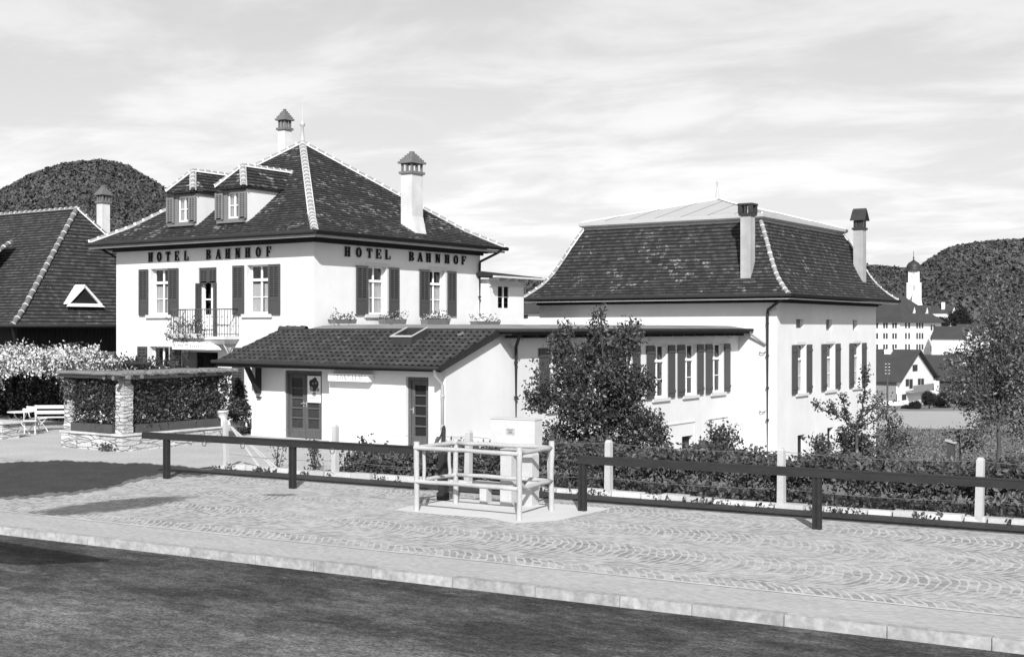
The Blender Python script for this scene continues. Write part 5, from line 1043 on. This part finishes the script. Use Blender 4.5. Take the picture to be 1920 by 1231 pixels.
def fbox(label, x0, x1, y0, y1, z0, h, fol, group, droopy=False):
    t = thing('flower_box', label, 'flower box', ((x0 + x1) / 2, (y0 + y1) / 2, z0), group); mb = MB(); mb.hexa([(x0 + .03, y0 + .03, z0), (x1 - .03, y0 + .03, z0), (x1 - .03, y1 - .03, z0), (x0 + .03, y1 - .03, z0), (x0, y0, z0 + h), (x1, y0, z0 + h), (x1, y1, z0 + h), (x0, y1, z0 + h)]); mb.build('box', 'clay' if not droopy else 'stone', t)
    mb = MB(); n = fol; pts = []
    for _ in range(n):
        u = random.random(); q = random.uniform(-.25, .5) if droopy else random.uniform(0, .38) * random.random()
        pts.append((x0 + (x1 - x0) * random.random(), (y0 - (.06 if q < 0 else 0)) + (y1 - y0) * u * (0 if q < 0 else 1), z0 + h + q))
    leaves(mb, pts, 7, (.06, .06, .06), 0.085); mb.build('foliage', 'vine', t); mb = MB(); leaves(mb, [p for p in pts if p[2] > z0 + h + .1][: n // 4], 4, (.04, .04, .03), 0.055); mb.build('blossom', 'flower', t)
G = 'flower boxes on the terrace roof'
fbox('flower box of pale blooms on the terrace roof at the hotel corner', -28.7, -28.35, 31.35, 32.45, 3.56, .15, 26, G); fbox('flower box on the terrace roof below the upper window nearer the hotel corner', -28.7, -28.35, 33.95, 35.15, 3.55, .19, 30, G)
fbox('flower box on the terrace roof below the upper window nearer the hotel downpipe', -28.7, -28.35, 36.35, 37.75, 3.55, .19, 34, G); fbox('flower box on the terrace roof beside the hotel downpipe', -28.3, -27.95, 38.9, 40.5, 3.55, .13, 22, G)
fbox('flower box of trailing plants hung on the balcony railing', -35.3, -33.45, 30.08, 30.29, 3.06, .16, 90, None, True)

# ================================================================== PLANTING in front of the wing
mb = MB(); pts = []
while len(pts) < 12500:
    x = random.uniform(-19.6, 9); nn = random.uniform(2.38, 4.4); h = 0.48 + 0.36 * sst(-18.5, -14.5, x) + 0.10 * math.sin(x * 2.1) + 0.07 * math.sin(x * 5.3 + nn * 3)
    z = random.uniform(0.02, h) if nn < 2.8 else random.uniform(h * 0.55, h); pts.append((x, rl(x, nn), z + gz(x, rl(x, nn))))
leaves(mb, pts, 7, (.08, .07, .07), 0.115, flat=0.6, droop=0.2)
mb.solo('hedge', 'hedge', 'long low hedge of broad leaves behind the wire fence', 'hedge', kind='stuff')
mb = MB(); pts = []
for _ in range(170):
    x = random.uniform(-23, 8); n = random.choice((2.02, 2.02, 2.34)) + random.gauss(0, .03); k = random.random() ** 3; pts += [(x + random.gauss(0, .04), rl(x, n), random.uniform(0, .05 + .13 * k)) for _ in range(3)]
for _ in range(40): pts.append((-28.75 + random.gauss(0, .16), 22.45 + random.gauss(0, .05), random.uniform(0, .16)))
leaves(mb, pts, 3, (.03, .03, .03), .09, droop=-1.0); mb.solo('weeds', 'hedge', 'weeds along the edging stones and the foot of the stone wall', 'weeds', kind='stuff')
def shrub(label, c, r, h, n, mat='vine', sz=.08, per=6, airy=1.0):
    t = thing('shrub', label, 'shrub', c); c = Vector(c); mb = MB(); pts = []
    for _ in range(max(5, n // 25)):
        a = random.uniform(0, 6.283); e = c + Vector((r * math.cos(a) * random.uniform(.3, 1), r * math.sin(a) * random.uniform(.3, 1), h * random.uniform(.6, 1))); p = limb(mb, c - Zv * .05, e, .014, .004, .12, 5, 5)
        for q in p[1:]: pts += [tuple(q + Vector((random.gauss(0, r * .2 * airy), random.gauss(0, r * .2 * airy), random.gauss(0, h * .07)))) for _ in range(max(1, n // 60))]
    mb.build('stem', 'bark', t); mb = MB(); leaves(mb, pts, per, (.05, .05, .05), sz); mb.build('foliage', mat, t)
shrub('small thin shrub left of the second rail post', (-21.75, 22.0, 0), .16, .62, 70, sz=.06); shrub('rounder small shrub right of the second rail post', (-20.75, 22.2, 0), .26, .72, 150, sz=.07); shrub('dark upright shrub just right of the tall concrete post', (-19.25, 22.3, 0), .22, .85, 150, sz=.08)
shrub('loose bush at the cellar windows below the right end of the wing', tuple(at(1352, 862, 36.0)), .55, 1.0, 260, sz=.11); shrub('low bush left of the espalier tree in front of the hall', tuple(at(1545, 862, 37.0)), .5, .75, 200, sz=.11); shrub('leafy bush right under the espalier tree', tuple(at(1598, 868, 37.5)), .62, 1.15, 300, sz=.12); shrub('small bush beside the corner of the hall', tuple(at(1625, 866, 39)), .45, .7, 160, sz=.11)
for k, (lab, px_, d) in enumerate((('strap-leaved plant arching at the foot of the hall downpipe', 1452, 35.5), ('strap-leaved plant under the cabinet side of the fruit tree', 1216, 33))):
    c = at(px_, 868, d); t = thing('strap_leaf_plant', lab, 'plant', c); mb = MB()
    for j in range(9):
        a = random.uniform(0, 6.283); L = random.uniform(.5, .8); v = Vector((math.cos(a), math.sin(a), 0)); q = [c + v * L * s * .8 + Zv * (L * (1.25 * s - .95 * s * s)) for s in np.linspace(0, 1, 7)]; x = v.cross(Zv)
        for i in range(6): w0, w1 = .035 * (1 - (i / 6) ** 2), .035 * (1 - ((i + 1) / 6) ** 2); mb.face([q[i] - x * w0, q[i] + x * w0, q[i + 1] + x * w1, q[i + 1] - x * w1])
    mb.build('leaf', 'hedge', t)
for lab, px_, py_, d, tilt in (('wooden stake with a crossbar standing before the annex wall', 714, 860, 38.0, 0), ): 
    c = at(px_, py_, d); c.z = 0; mb = MB(); mb.tube([c, c + Vector((.02, 0, 1.15))], [.06, .055], 8); mb.bar(c + Vector((-.55, -.1, 0.05)), c + Vector((-.03, 0, .92)), .08, .08); mb.box(c.x - .08, c.x + .14, c.y - .08, c.y - .05, .80, .85); mb.solo('wooden_stake', 'palebark', lab, 'stake')
t = thing('wooden_post', 'short weathered post with a pale slanting cap in the right garden', 'post', at(1783, 872, 40)); c = at(1783, 872, 40); mb = MB(); mb.box(c.x - .11, c.x + .11, c.y - .09, c.y + .09, c.z - .1, c.z + .78); mb.build('post', 'bark', t); mb = MB(); mb.hexa([tuple(c + Vector(v)) for v in ((-.16, -.14, .78), (.16, -.14, .70), (.16, .14, .70), (-.16, .14, .78), (-.16, -.14, .83), (.16, -.14, .75), (.16, .14, .75), (-.16, .14, .83))]); mb.build('cap', 'pole', t)

def pb(px_, py_, r, d, asp=1.0, dj=0.0): s = d / FPX; return (at(px_, py_, d + dj), r * s, r * s, r * s * asp)
d0 = 33.5                                                          # big fruit tree
bl = [pb(1050, 650, 24, d0, 1.5, .2), pb(1062, 612, 13, d0, 1.3), pb(1122, 615, 16, d0, 1.9), pb(1126, 585, 7, d0, 1.4), pb(1175, 640, 26, d0, 1.3, -.3), pb(1190, 610, 9, d0, 1.3), pb(1118, 670, 34, d0, 1.1, .3), pb(1072, 708, 36, d0), pb(1150, 712, 42, d0, 1.1, -.4), pb(1195, 720, 30, d0, 1.2, .3), pb(1018, 742, 34, d0, .9), pb(1005, 690, 9, d0, 2.0), pb(1090, 765, 46, d0, .9, -.5), pb(1160, 780, 46, d0, .9, .2), pb(1208, 800, 38, d0, .9, -.2), pb(1238, 826, 24, d0, .8), pb(1050, 815, 32, d0, .8), pb(1110, 830, 36, d0, .7, .2), pb(1172, 838, 34, d0, .6)]
b0 = at(1135, 872, d0); tree('fruit_tree', 'dense dark fruit tree hiding the left windows of the long wing', b0, bl, 1.0, .075, 270, 10, (.085, .085, .085), .11, 'leaf', shell=.25)
d1_ = 37.0                                                         # espaliered young tree
base = at(1607, 872, d1_); t = thing('espalier_tree', 'young bare-limbed tree with upturned branches in front of the hall', 'tree', base); mb = MB(); fk = at(1607, 802, d1_)
mb.tube([base - Zv * .2, at(1606, 830, d1_), fk], [.06, .05, .045], 7); lp = []
for path in (((1607, 802), (1590, 788), (1566, 776), (1540, 766), (1522, 752)), ((1590, 788), (1584, 772), (1582, 752), (1576, 742)), ((1607, 802), (1612, 786), (1628, 772), (1640, 760), (1648, 748)), ((1612, 786), (1618, 768), (1617, 750), (1622, 736), (1620, 715), (1623, 700), (1621, 688)), ((1607, 802), (1628, 794), (1645, 786), (1656, 772)), ((1566, 776), (1560, 768), (1552, 758))):
    P = [at(x, y, d1_ + random.uniform(-.2, .2)) for x, y in path]; mb.tube(P, [.03 - .02 * k / len(P) for k in range(len(P))], 6)
    for a, b in zip(P, P[1:]): lp += [tuple(a.lerp(b, random.random()) + Vector((random.gauss(0, .06), random.gauss(0, .06), random.gauss(.03, .06)))) for _ in range(11)]
mb.build('trunk', 'bark', t); mb = MB(); leaves(mb, lp, 6, (.05, .05, .05), .095); mb.build('crown', 'leaf', t)
d2_ = 44.0
tree('garden_bush', 'tall dark bush standing past the right corner of the hall', at(1668, 872, d2_), [pb(1665, 775, 22, d2_, 1.3), pb(1680, 805, 26, d2_, 1.0), pb(1662, 835, 26, d2_, .9), pb(1692, 840, 20, d2_, .9), pb(1652, 752, 10, d2_, 1.5)], .4, .05, 60, 8, (.1, .1, .1), .12, 'leaf', cat='bush')
d3 = 40.0                                                          # pale-leaved fruit tree at the right edge
bl = [pb(1880, 545, 13, d3, 2.2), pb(1862, 575, 16, d3, 2.0, .3), pb(1905, 570, 16, d3, 2.0, -.3), pb(1845, 560, 6, d3, 2.5), pb(1872, 620, 36, d3, 1.2), pb(1915, 640, 34, d3, 1.2, .4), pb(1832, 640, 30, d3, 1.0, -.3), pb(1800, 690, 32, d3, 1.0), pb(1850, 690, 40, d3, 1.0, .4), pb(1905, 700, 40, d3, 1.0, -.4), pb(1782, 735, 24, d3, .9), pb(1825, 745, 38, d3, .9, .5), pb(1885, 755, 40, d3, .9, .2), pb(1950, 690, 40, d3, 1.1), pb(1955, 770, 36, d3), pb(1845, 790, 26, d3, .7), pb(1910, 800, 30, d3, .7), pb(1960, 620, 26, d3, 1.1)]
tree('fruit_tree', 'tall airy fruit tree with pale glinting leaves at the right edge', at(1872, 868, d3), bl, 1.2, .07, 105, 8, (.10, .10, .11), .12, 'airy', 'bark', shell=.1)
tree('garden_bush', 'dark bush in the lower garden left of the airy fruit tree trunk', at(1800, 862, 46), [pb(1800, 815, 26, 46, 1.0), pb(1822, 832, 24, 46, .8), pb(1840, 800, 22, 46, 1.1)], .4, .04, 45, 7, (.1, .1, .1), .12, 'leaf', cat='bush')
mb = MB(); pts = []
for _ in range(7500):
    d = random.uniform(38, 97); p = at(random.uniform(1640, 1990), 850, d); z = gz(p.x, p.y); pts.append((p.x, p.y, z + random.uniform(0, .25)))
leaves(mb, pts, 5, (.18, .18, .06), .16, flat=.3); mb.solo('tall_grass', 'grassblade', 'rough tall grass on the slope beyond the hedge', 'grass', kind='stuff')

# ================================================================== VILLAGE and hills far behind
def fgz(p): return gz(p.x, p.y)
mb = MB()                                                          # pale stubble field
def fl(x, y, d):
    p = at(x, y, d); p.z = fgz(p) + 0.07; return p
for i in range(14):
    for j in range(14):
        X = lambda k: 1600 + 240 * k / 14; D = lambda k: 98 + 66 * k / 14
        mb.face([fl(X(i), 0, D(j)), fl(X(i + 1), 0, D(j)), fl(X(i + 1), 0, D(j + 1)), fl(X(i), 0, D(j + 1))], 0, .5, True)
structure(mb.build('stubble_field', 'straw'))
def fhouse(name, label, c, W, D, z0, ze, zr, wins_front=(), wins_right=(), gable_right=True, chim=None, group=None, hip=0.0, roofm='farroof', wallm='farwall', ov=.5):
    """house aligned with the street: front faces -Y, right side faces +X, corner c is the near right one"""
    x1, y0 = c; x0, y1 = x1 - W, y0 + D; t = thing(name, label, 'church' if 'church' in name else 'house', ((x0 + x1) / 2, (y0 + y1) / 2, z0), group)
    mb = MB(); mb.box(x0, x1, y0, y1, z0 - 2, ze); ym, xm = (y0 + y1) / 2, (x0 + x1) / 2
    if gable_right and not hip: mb.face([(x1, y0, ze), (x1, y1, ze), (x1, ym, zr)]); mb.face([(x0, y0, ze), (x0, y1, ze), (x0, ym, zr)])
    mb.build('wall', wallm, t); mb = MB(); s = (zr - ze) / (D / 2); o = ov; hx = hip * W
    A, B, C_, D_ = Vector((x0 - o, y0 - o, ze - s * o)), Vector((x1 + o, y0 - o, ze - s * o)), Vector((x1 + o, y1 + o, ze - s * o)), Vector((x0 - o, y1 + o, ze - s * o)); E, G_ = Vector((x0 - o + hx, ym, zr)), Vector((x1 + o - hx, ym, zr)); u = Vector((0, 0, .18))
    for q in ([A, B, G_, E], [C_, D_, E, G_]) + (([B, C_, G_], [D_, A, E]) if hip else ()): mb.face([p + u for p in q]); mb.face(q); [mb.face([a, b, b + u, a + u]) for a, b in zip(q, q[1:] + q[:1])]
    rf = mb.build('roof', roofm, t)
    for (u0, u1, za, zb) in wins_front: mb = MB(); mb.box(u0, u1, y0 - .04, y0 + .01, za, zb); mb.build('window', 'farwin', t)
    for (u0, u1, za, zb) in wins_right: mb = MB(); mb.box(x1 - .01, x1 + .04, u0, u1, za, zb); mb.build('window', 'farwin', t)
    if chim: mb = MB(); x, y, za, zb, sz = chim; mb.box(x - sz, x + sz, y - sz, y + sz, za, zb); mb.build('chimney', wallm, rf)
    return t, rf
def onXp(x, y, X): d = CF + CR * ((x - 960) / FPX) - Zv * ((y - 615.5) / FPX); return Vector((0, 0, CAMZ)) + d * (X / d.x)
def onYp(x, y, Y): d = CF + CR * ((x - 960) / FPX) - Zv * ((y - 615.5) / FPX); return Vector((0, 0, CAMZ)) + d * (Y / d.y)
# gabled house below the church
p = at(1683, 760, 200); hx_, hy_ = p.x, p.y; e = onXp(1750, 705, hx_); g = onXp(1716, 657, hx_); ev = onXp(1683, 712, hx_).z; Wd = e.y - hy_
def xw(a, b, ya, yb): q, r_ = onXp(a, yb, hx_), onXp(b, ya, hx_); return (q.y, r_.y, q.z, r_.z)
h, hr = fhouse('gabled_house', 'white gabled house with a balcony in the valley right of the hall', (hx_, hy_), 26, Wd, p.z, ev, g.z, [(onYp(a, 745, hy_).x, onYp(b, 745, hy_).x, onYp(a, 752, hy_).z, onYp(a, 738, hy_).z) for a, b in ((1642, 1647), (1676, 1682))],
    [xw(1711, 1720, 683, 696), xw(1698, 1704, 710, 724), xw(1705, 1711, 710, 728), xw(1721, 1726, 709, 721), xw(1727, 1732, 709, 721), xw(1691, 1699, 738, 750), xw(1733, 1739, 736, 750)], chim=(onYp(1670, 660, hy_ + Wd / 2).x, hy_ + Wd / 2 - 1.2, g.z - 1.5, g.z + .2, .55), ov=.8)
mb = MB(); q, r_ = onXp(1698, 733, hx_), onXp(1737, 731, hx_); mb.box(hx_, hx_ + 1.3, q.y, r_.y, q.z - .25, q.z); mb.box(hx_ + 1.2, hx_ + 1.3, q.y, r_.y, q.z, q.z + .9); mb.build('balcony', 'palebark', h)
mb = MB(); q = onYp(1660, 712, hy_); mb.box(hx_ - 26, hx_ - .2, hy_ - .1, hy_ - .02, q.z - 3.2, q.z - .2); mb.build('boarding', 'palebark', h)
p = at(1790, 720, 232); z1 = at(1770, 668, 232).z; fhouse('farmhouse', 'long dark-roofed farmhouse behind the gabled house', (p.x, p.y), 26, 12, p.z - 2, at(1770, 706, 232).z, z1, chim=(p.x - 12, p.y + 5, z1 - 1, z1 + 1.3, .55))
p = at(1752, 735, 215); fhouse('shed', 'low dark shed against the right side of the gabled house', (p.x + 9, p.y + 3), 9, 8, p.z, at(1752, 712, 215).z, at(1752, 690, 215).z, chim=(p.x + 6, p.y + 5, at(1752, 700, 215).z, at(1752, 682, 215).z, .5), wallm='farroof')
# school
sp = at(1687, 715, 420); sx1, sy0 = sp.x, sp.y; zE = at(1687, 601, 420).z; e = onXp(1765, 602, sx1); Ws = e.y - sy0; zR = at(1700, 550, 440).z
wf = []; wr = []
for (ya, yb) in ((605, 615), (624, 635), (645, 655), (664, 674)):
    for a in (1643, 1656, 1661, 1673, 1678): q, r_ = onYp(a, yb, sy0), onYp(a + 3.6, ya, sy0); wf.append((q.x, r_.x, q.z, r_.z))
    for a in (1697, 1703, 1718, 1723, 1728, 1745, 1750): q, r_ = onXp(a, yb + (4 if a > 1740 else 0), sx1), onXp(a + 3.0, ya + (4 if a > 1740 else 0), sx1); wr.append((q.y, r_.y, q.z, r_.z))
sc, sr = fhouse('school_building', 'large pale four-storey school with a hipped roof below the church', (sx1, sy0), 30, Ws, at(1687, 705, 420).z, zE, zR, wf, wr, hip=.30, ov=1.2)
for a in (1711, 1735):
    q = onXp(a, 596, sx1 - 2.0); mb = MB(); mb.box(sx1 - 6, sx1 - 1.4, q.y - 1.5, q.y + 1.5, q.z - .3, q.z + 2.2); mb.face([(sx1 - 1.4, q.y - 1.9, q.z + 2.2), (sx1 - 1.4, q.y + 1.9, q.z + 2.2), (sx1 - 1.4, q.y, q.z + 4.4)]); dm = mb.build('dormer', 'farwall', sr)
    mb = MB()
    for s in (-1, 1): mb.hexa([(sx1 - 1.2, q.y + s * 2.1, q.z + 2.0), (sx1 - 7, q.y + s * 2.1, q.z + 2.0), (sx1 - 7, q.y + s * 2.1, q.z + 2.3), (sx1 - 1.2, q.y + s * 2.1, q.z + 2.3), (sx1 - 1.2, q.y, q.z + 4.4), (sx1 - 7, q.y, q.z + 4.4), (sx1 - 7, q.y, q.z + 4.7), (sx1 - 1.2, q.y, q.z + 4.7)])
    for k in (-.7, .7): mb.box(sx1 - 1.41, sx1 - 1.35, q.y + k - .4, q.y + k + .4, q.z + .2, q.z + 1.7)
    mb.build('dormer_roof', 'farroof', sr)
# church tower
cp = at(1713, 700, 520); t = thing('church', 'white church tower with a dark onion dome behind the school', 'church', (cp.x, cp.y, cp.z)); S2 = 520 / FPX
def cz(y): return at(1713, y, 520).z
rot = rad(20)
def cbox(mb, s, za, zb, m=0):
    ca, sa = math.cos(rot), math.sin(rot); P = [Vector((cp.x + (x * ca - y * sa) * s, cp.y + (x * sa + y * ca) * s, 0)) for x, y in ((-1, -1), (1, -1), (1, 1), (-1, 1))]; mb.hexa([p + Zv * za for p in P] + [p + Zv * zb for p in P], m)
mb = MB(); cbox(mb, 2.85, cz(700), cz(531)); cbox(mb, 2.97, cz(531), cz(530)); cbox(mb, 2.15, cz(530), cz(508)); tw = mb.build('tower', 'farwall', t)
mb = MB(); mb.lathe((cp.x, cp.y, cz(508)), [(3.5, 0), (3.4, .4), (2.75, .6), (2.95, 1.4), (2.75, 2.4), (2.05, 3.4), (.9, 4.1), (.35, 4.6), (.15, 5.2), (.4, 5.6), (.1, 6.0), (.08, 8.4)], 16); mb.build('dome', 'dome', t)
ca, sa = math.cos(rot), math.sin(rot)
for nx_, ny_ in ((-sa * -1 * -1, -ca), (ca, sa)):
    N = Vector((sa, -ca, 0)) if ny_ == -ca else Vector((ca, sa, 0)); T_ = N.cross(Zv); c = Vector((cp.x, cp.y, cz(518))) + N * 2.17; mb = MB(); mb.face([c + (T_ * math.cos(a) + Zv * math.sin(a)) * 1.15 for a in np.linspace(0, 6.283, 17)[:-1]]); ck = mb.build('clock', 'softlet', tw); mb = MB(); c2 = c + N * .03
    mb.face([c2 + (T_ * math.cos(a) + Zv * math.sin(a)) * .80 for a in np.linspace(0, 6.283, 17)[:-1]], 0); c3 = c + N * .06; mb.bar(c3, c3 + (T_ * .2 + Zv * .62), .12, .03, N, 1); mb.bar(c3, c3 + (T_ * .42 - Zv * .1), .14, .03, N, 1); mb.build('clock_face', ['farwall', 'farwin'], tw)
    c = Vector((cp.x, cp.y, cz(540))) + N * 2.87; mb = MB(); mb.hexa([c - T_ * .4 - Zv * 1.1, c + T_ * .4 - Zv * 1.1, c + T_ * .4 - Zv * 1.1 + N * .03, c - T_ * .4 - Zv * 1.1 + N * .03, c - T_ * .4 + Zv * 1.1, c + T_ * .4 + Zv * 1.1, c + T_ * .4 + Zv * 1.1 + N * .03, c - T_ * .4 + Zv * 1.1 + N * .03]); mb.build('window', 'softlet', tw)
nv = at(1745, 640, 512); mb = MB(); mb.hexa([tuple(at(x, y, d)) for x, y, d in ((1700, 640, 512), (1746, 640, 512), (1746, 640, 530), (1700, 640, 530), (1712, 548, 512), (1724, 548, 512), (1724, 548, 530), (1712, 548, 530))]); mb.build('stair_gable', 'farwall', t)
p = at(1808, 652, 430)
fhouse('cottage', 'white cottage right of the school with a dark roof', (p.x, p.y), 11, 12, p.z - 3, at(1790, 634, 430).z, at(1780, 612, 430).z, [], [(p.y + 2, p.y + 3.2, p.z + 1.3, p.z + 2.6), (p.y + 4.5, p.y + 5.7, p.z + 1.3, p.z + 2.6)])
p = at(1842, 650, 460); fhouse('cottage', 'white cottage half hidden by the airy fruit tree', (p.x, p.y), 10, 11, p.z - 3, at(1830, 625, 460).z, at(1830, 608, 460).z, [], [(p.y + 2, p.y + 3.2, p.z + 2, p.z + 3.4)])
p = at(1783, 588, 700); fhouse('cottage', 'small house on the foot of the wooded hill', (p.x, p.y), 12, 12, p.z - 12, at(1780, 586, 700).z, at(1780, 573, 700).z, chim=(p.x - 5, p.y + 3, at(1780, 573, 700).z - 2, at(1780, 566, 700).z, .8))
p = at(1012, 600, 160); fhouse('cottage', 'pale house seen through the gap between hotel and hall', (p.x, p.y), 12, 10, p.z - 6, at(1000, 586, 160).z, at(1000, 570, 160).z, [(p.x - 2.6, p.x - 1.8, at(990, 597, 160).z, at(990, 590, 160).z)])
# pole
c = at(1664, 760, 150); t = thing('utility_pole', 'telegraph pole with insulators in front of the gabled house', 'pole', (c.x, c.y, fgz(c))); mb = MB(); mb.tube([Vector((c.x, c.y, fgz(c))), Vector((c.x, c.y, at(1664, 678, 150).z))], .11, 7); mb.build('pole', 'bark', t)
for k in range(4):
    z = at(1664, 682 + k * 6, 150).z; mb = MB()
    for s in (-1, 1): mb.tube([Vector((c.x, c.y, z)), Vector((c.x, c.y, z)) + CR * s * .28, Vector((c.x, c.y, z + .14)) + CR * s * .28], [.03, .03, .06], 6)
    mb.build('insulator', 'white', t)
# village trees
vt_ = [('round dark tree at the foot of the school', 1700, 690, 26, 330), ('bushy dark tree between school and gabled house', 1725, 692, 20, 320), ('dark tree right of the school corner', 1760, 690, 24, 340), ('dark tree left of the gabled roof', 1652, 668, 18, 300), ('dark tree before the white cottages', 1790, 680, 26, 330), ('dark tree at the right end of the farmhouse roof', 1812, 700, 28, 260), ('dark bush right of the gabled house', 1742, 745, 15, 180), ('dark bush behind the stubble field', 1765, 752, 17, 185), ('small bush left of the balcony house door', 1700, 766, 9, 180), ('small pointed bush before the balcony house', 1716, 762, 10, 178), ('dark tree beside the hillside house', 1800, 600, 22, 560), ('dark tree above the white cottages', 1765, 610, 16, 520), ('broad dark tree behind the airy fruit tree', 1850, 690, 40, 300), ('tall dark tree at the right end of the field', 1800, 745, 24, 190), ('dark tree beyond the airy fruit tree by the picture edge', 1915, 680, 48, 280)]
for lab, x, y, r, d in vt_:
    s = d / FPX; c = at(x, y, d); g = Vector((c.x, c.y, min(fgz(c), c.z - r * s * .9))); R3 = r * s
    tree('village_tree', lab, g, [(c + Vector((random.uniform(-.5, .5) * R3, random.uniform(-.5, .5) * R3, random.uniform(-.35, .45) * R3)), R3 * random.uniform(.45, .75), R3 * random.uniform(.45, .75), R3 * random.uniform(.4, .7)) for _ in range(7)], max(.5, (c.z - g.z) * .5), R3 * .07, 34 / R3 ** 3 * 8, 7, (R3 * .07,) * 3, R3 * .15, 'far', group='trees about the village')
# wooded hills
def hill(prof, d, depth, name, label, crown, seed, win, zlow=-20):
    rg = random.Random(seed); mb = MB(); n = 60; xs_ = np.linspace(prof[0][0], prof[-1][0], n); px_ = [p[0] for p in prof]; py_ = [p[1] for p in prof]
    def surf(x, t): # t 0 foot .. 1 crest .. 2 back
        top = CAMZ - (np.interp(x, px_, py_) + 14 - 615.5) / FPX * d; dd = d - depth * (1 - t) ; k = math.sin(min(t, 1) * math.pi / 2) if t <= 1 else math.cos((t - 1) * math.pi / 2)
        q = at(float(x), 615.5, float(dd)); z = float( zlow + (top * 1.0 - zlow) * k); return Vector((q.x, q.y, z))
    ts = np.linspace(0, 2, 17)
    for t_ in ts:
        for x in xs_: mb.v.append(tuple(surf(x, t_)))
    for j in range(len(ts) - 1):
        for i in range(n - 1): a = j * n + i; mb.f.append((a, a + 1, a + n + 1, a + n)); mb.m.append(0); mb.r.append(.5); mb.sm.append(True)
    structure(mb.build('hill', 'hill'))
    mb = MB(); cnt = int(crown[1]); cc = []; rr_ = []
    for _ in range(cnt):
        x = rg.uniform(*rg.choice(win)); t_ = rg.uniform(0.02, 1.05); cc.append(tuple(surf(x, t_))); rr_.append(crown[0] * rg.uniform(.55, 1.35))
    cc = np.array(cc); rr_ = np.array(rr_); K = 26; n_ = cnt * K
    v = RNG.normal(0, 1, (n_, 3)); v[:, 2] = np.abs(v[:, 2]) * .9 - .25; v /= np.linalg.norm(v, axis=1)[:, None]
    R3_ = np.repeat(rr_, K)[:, None]; P_ = np.repeat(cc, K, axis=0) + v * R3_ * RNG.uniform(.75, 1.1, (n_, 1)) + np.array([0, 0, 1.0]) * R3_ * .4
    q = v + RNG.normal(0, .45, (n_, 3)); x_ = np.cross(q, RNG.normal(0, 1, (n_, 3))); x_ /= np.linalg.norm(x_, axis=1)[:, None]; y_ = np.cross(q, x_); y_ /= np.linalg.norm(y_, axis=1)[:, None]
    sz = R3_ * RNG.uniform(.22, .46, (n_, 1)); V = np.stack([P_ - x_ * sz, P_ - y_ * sz * .7, P_ + x_ * sz, P_ + y_ * sz * .7], 1).reshape(-1, 3)
    mb.v = V.tolist(); mb.f = np.arange(n_ * 4).reshape(-1, 4).tolist(); mb.m = [0] * n_; mb.sm = [False] * n_
    mb.r = np.clip(np.repeat(RNG.random(cnt), K) * .72 + RNG.random(n_) * .28 + np.repeat(.16 * np.sin(cc[:, 0] * .021) * np.sin(cc[:, 1] * .017 + cc[:, 2] * .05), K), 0, 1).tolist()
    o = mb.build(name, 'forest'); tag(o, label, 'forest'); o['kind'] = 'stuff'; return o
hill([(-420, 470), (-250, 430), (-120, 395), (0, 360), (60, 328), (120, 309), (185, 302), (235, 312), (290, 343), (330, 368), (390, 405), (470, 440), (600, 480), (760, 520), (900, 545)], 1250, 420, 'forest', 'dense deciduous forest covering the round hill left of the hotel', (3.5, 10500), 3, [(-60, 400)])
hill([(880, 540), (940, 525), (985, 520), (1030, 522), (1080, 528), (1200, 540), (1400, 520), (1560, 498), (1630, 494), (1700, 500), (1760, 520), (1830, 545)], 1700, 500, 'forest', 'distant wooded ridge seen beyond the hall roof and the church', (4.6, 6500), 5, [(940, 1080), (1560, 1800)])
hill([(1640, 560), (1690, 525), (1735, 492), (1780, 465), (1830, 455), (1880, 451), (1920, 450), (2000, 455), (2150, 480), (2400, 540)], 1150, 430, 'forest', 'dense deciduous forest on the big hill at the right edge', (3.4, 10500), 8, [(1640, 2020)])
# added roof, unseen left of frame, outlined to throw the shadow on the road
t = thing('added_shadow_roof', 'added unseen flat roof on posts, shaped to throw the road shadow', 'canopy', (-16, 5, -.14)); mb = MB(); zc_ = 4.4; tip = Vector((-15.75, 12.05, -.14)); off = Vector((.575, -.8185, 0)) * ((zc_ + .14) / math.tan(SUN_EL))
q = [Vector((-15.72, 12.3, 0)) + off, Vector((-16.55, 11.36, 0)) + off, Vector((-21.5, 10.7, 0)) + off, Vector((-22.0, 12.35, 0)) + off]
mb.face([p + Zv * zc_ for p in q]); mb.face([p + Zv * (zc_ + .12) for p in q]); [mb.face([a + Zv * zc_, b + Zv * zc_, b + Zv * (zc_ + .12), a + Zv * (zc_ + .12)]) for a, b in zip(q, q[1:] + q[:1])]; mb.build('roof', 'zinc', t)
for k in (2, 3): mb = MB(); p = q[k] + (q[0] - q[k]) * .1; mb.tube([p - Zv * .2, p + Zv * zc_], .08, 8); mb.build('post', 'iron', t)
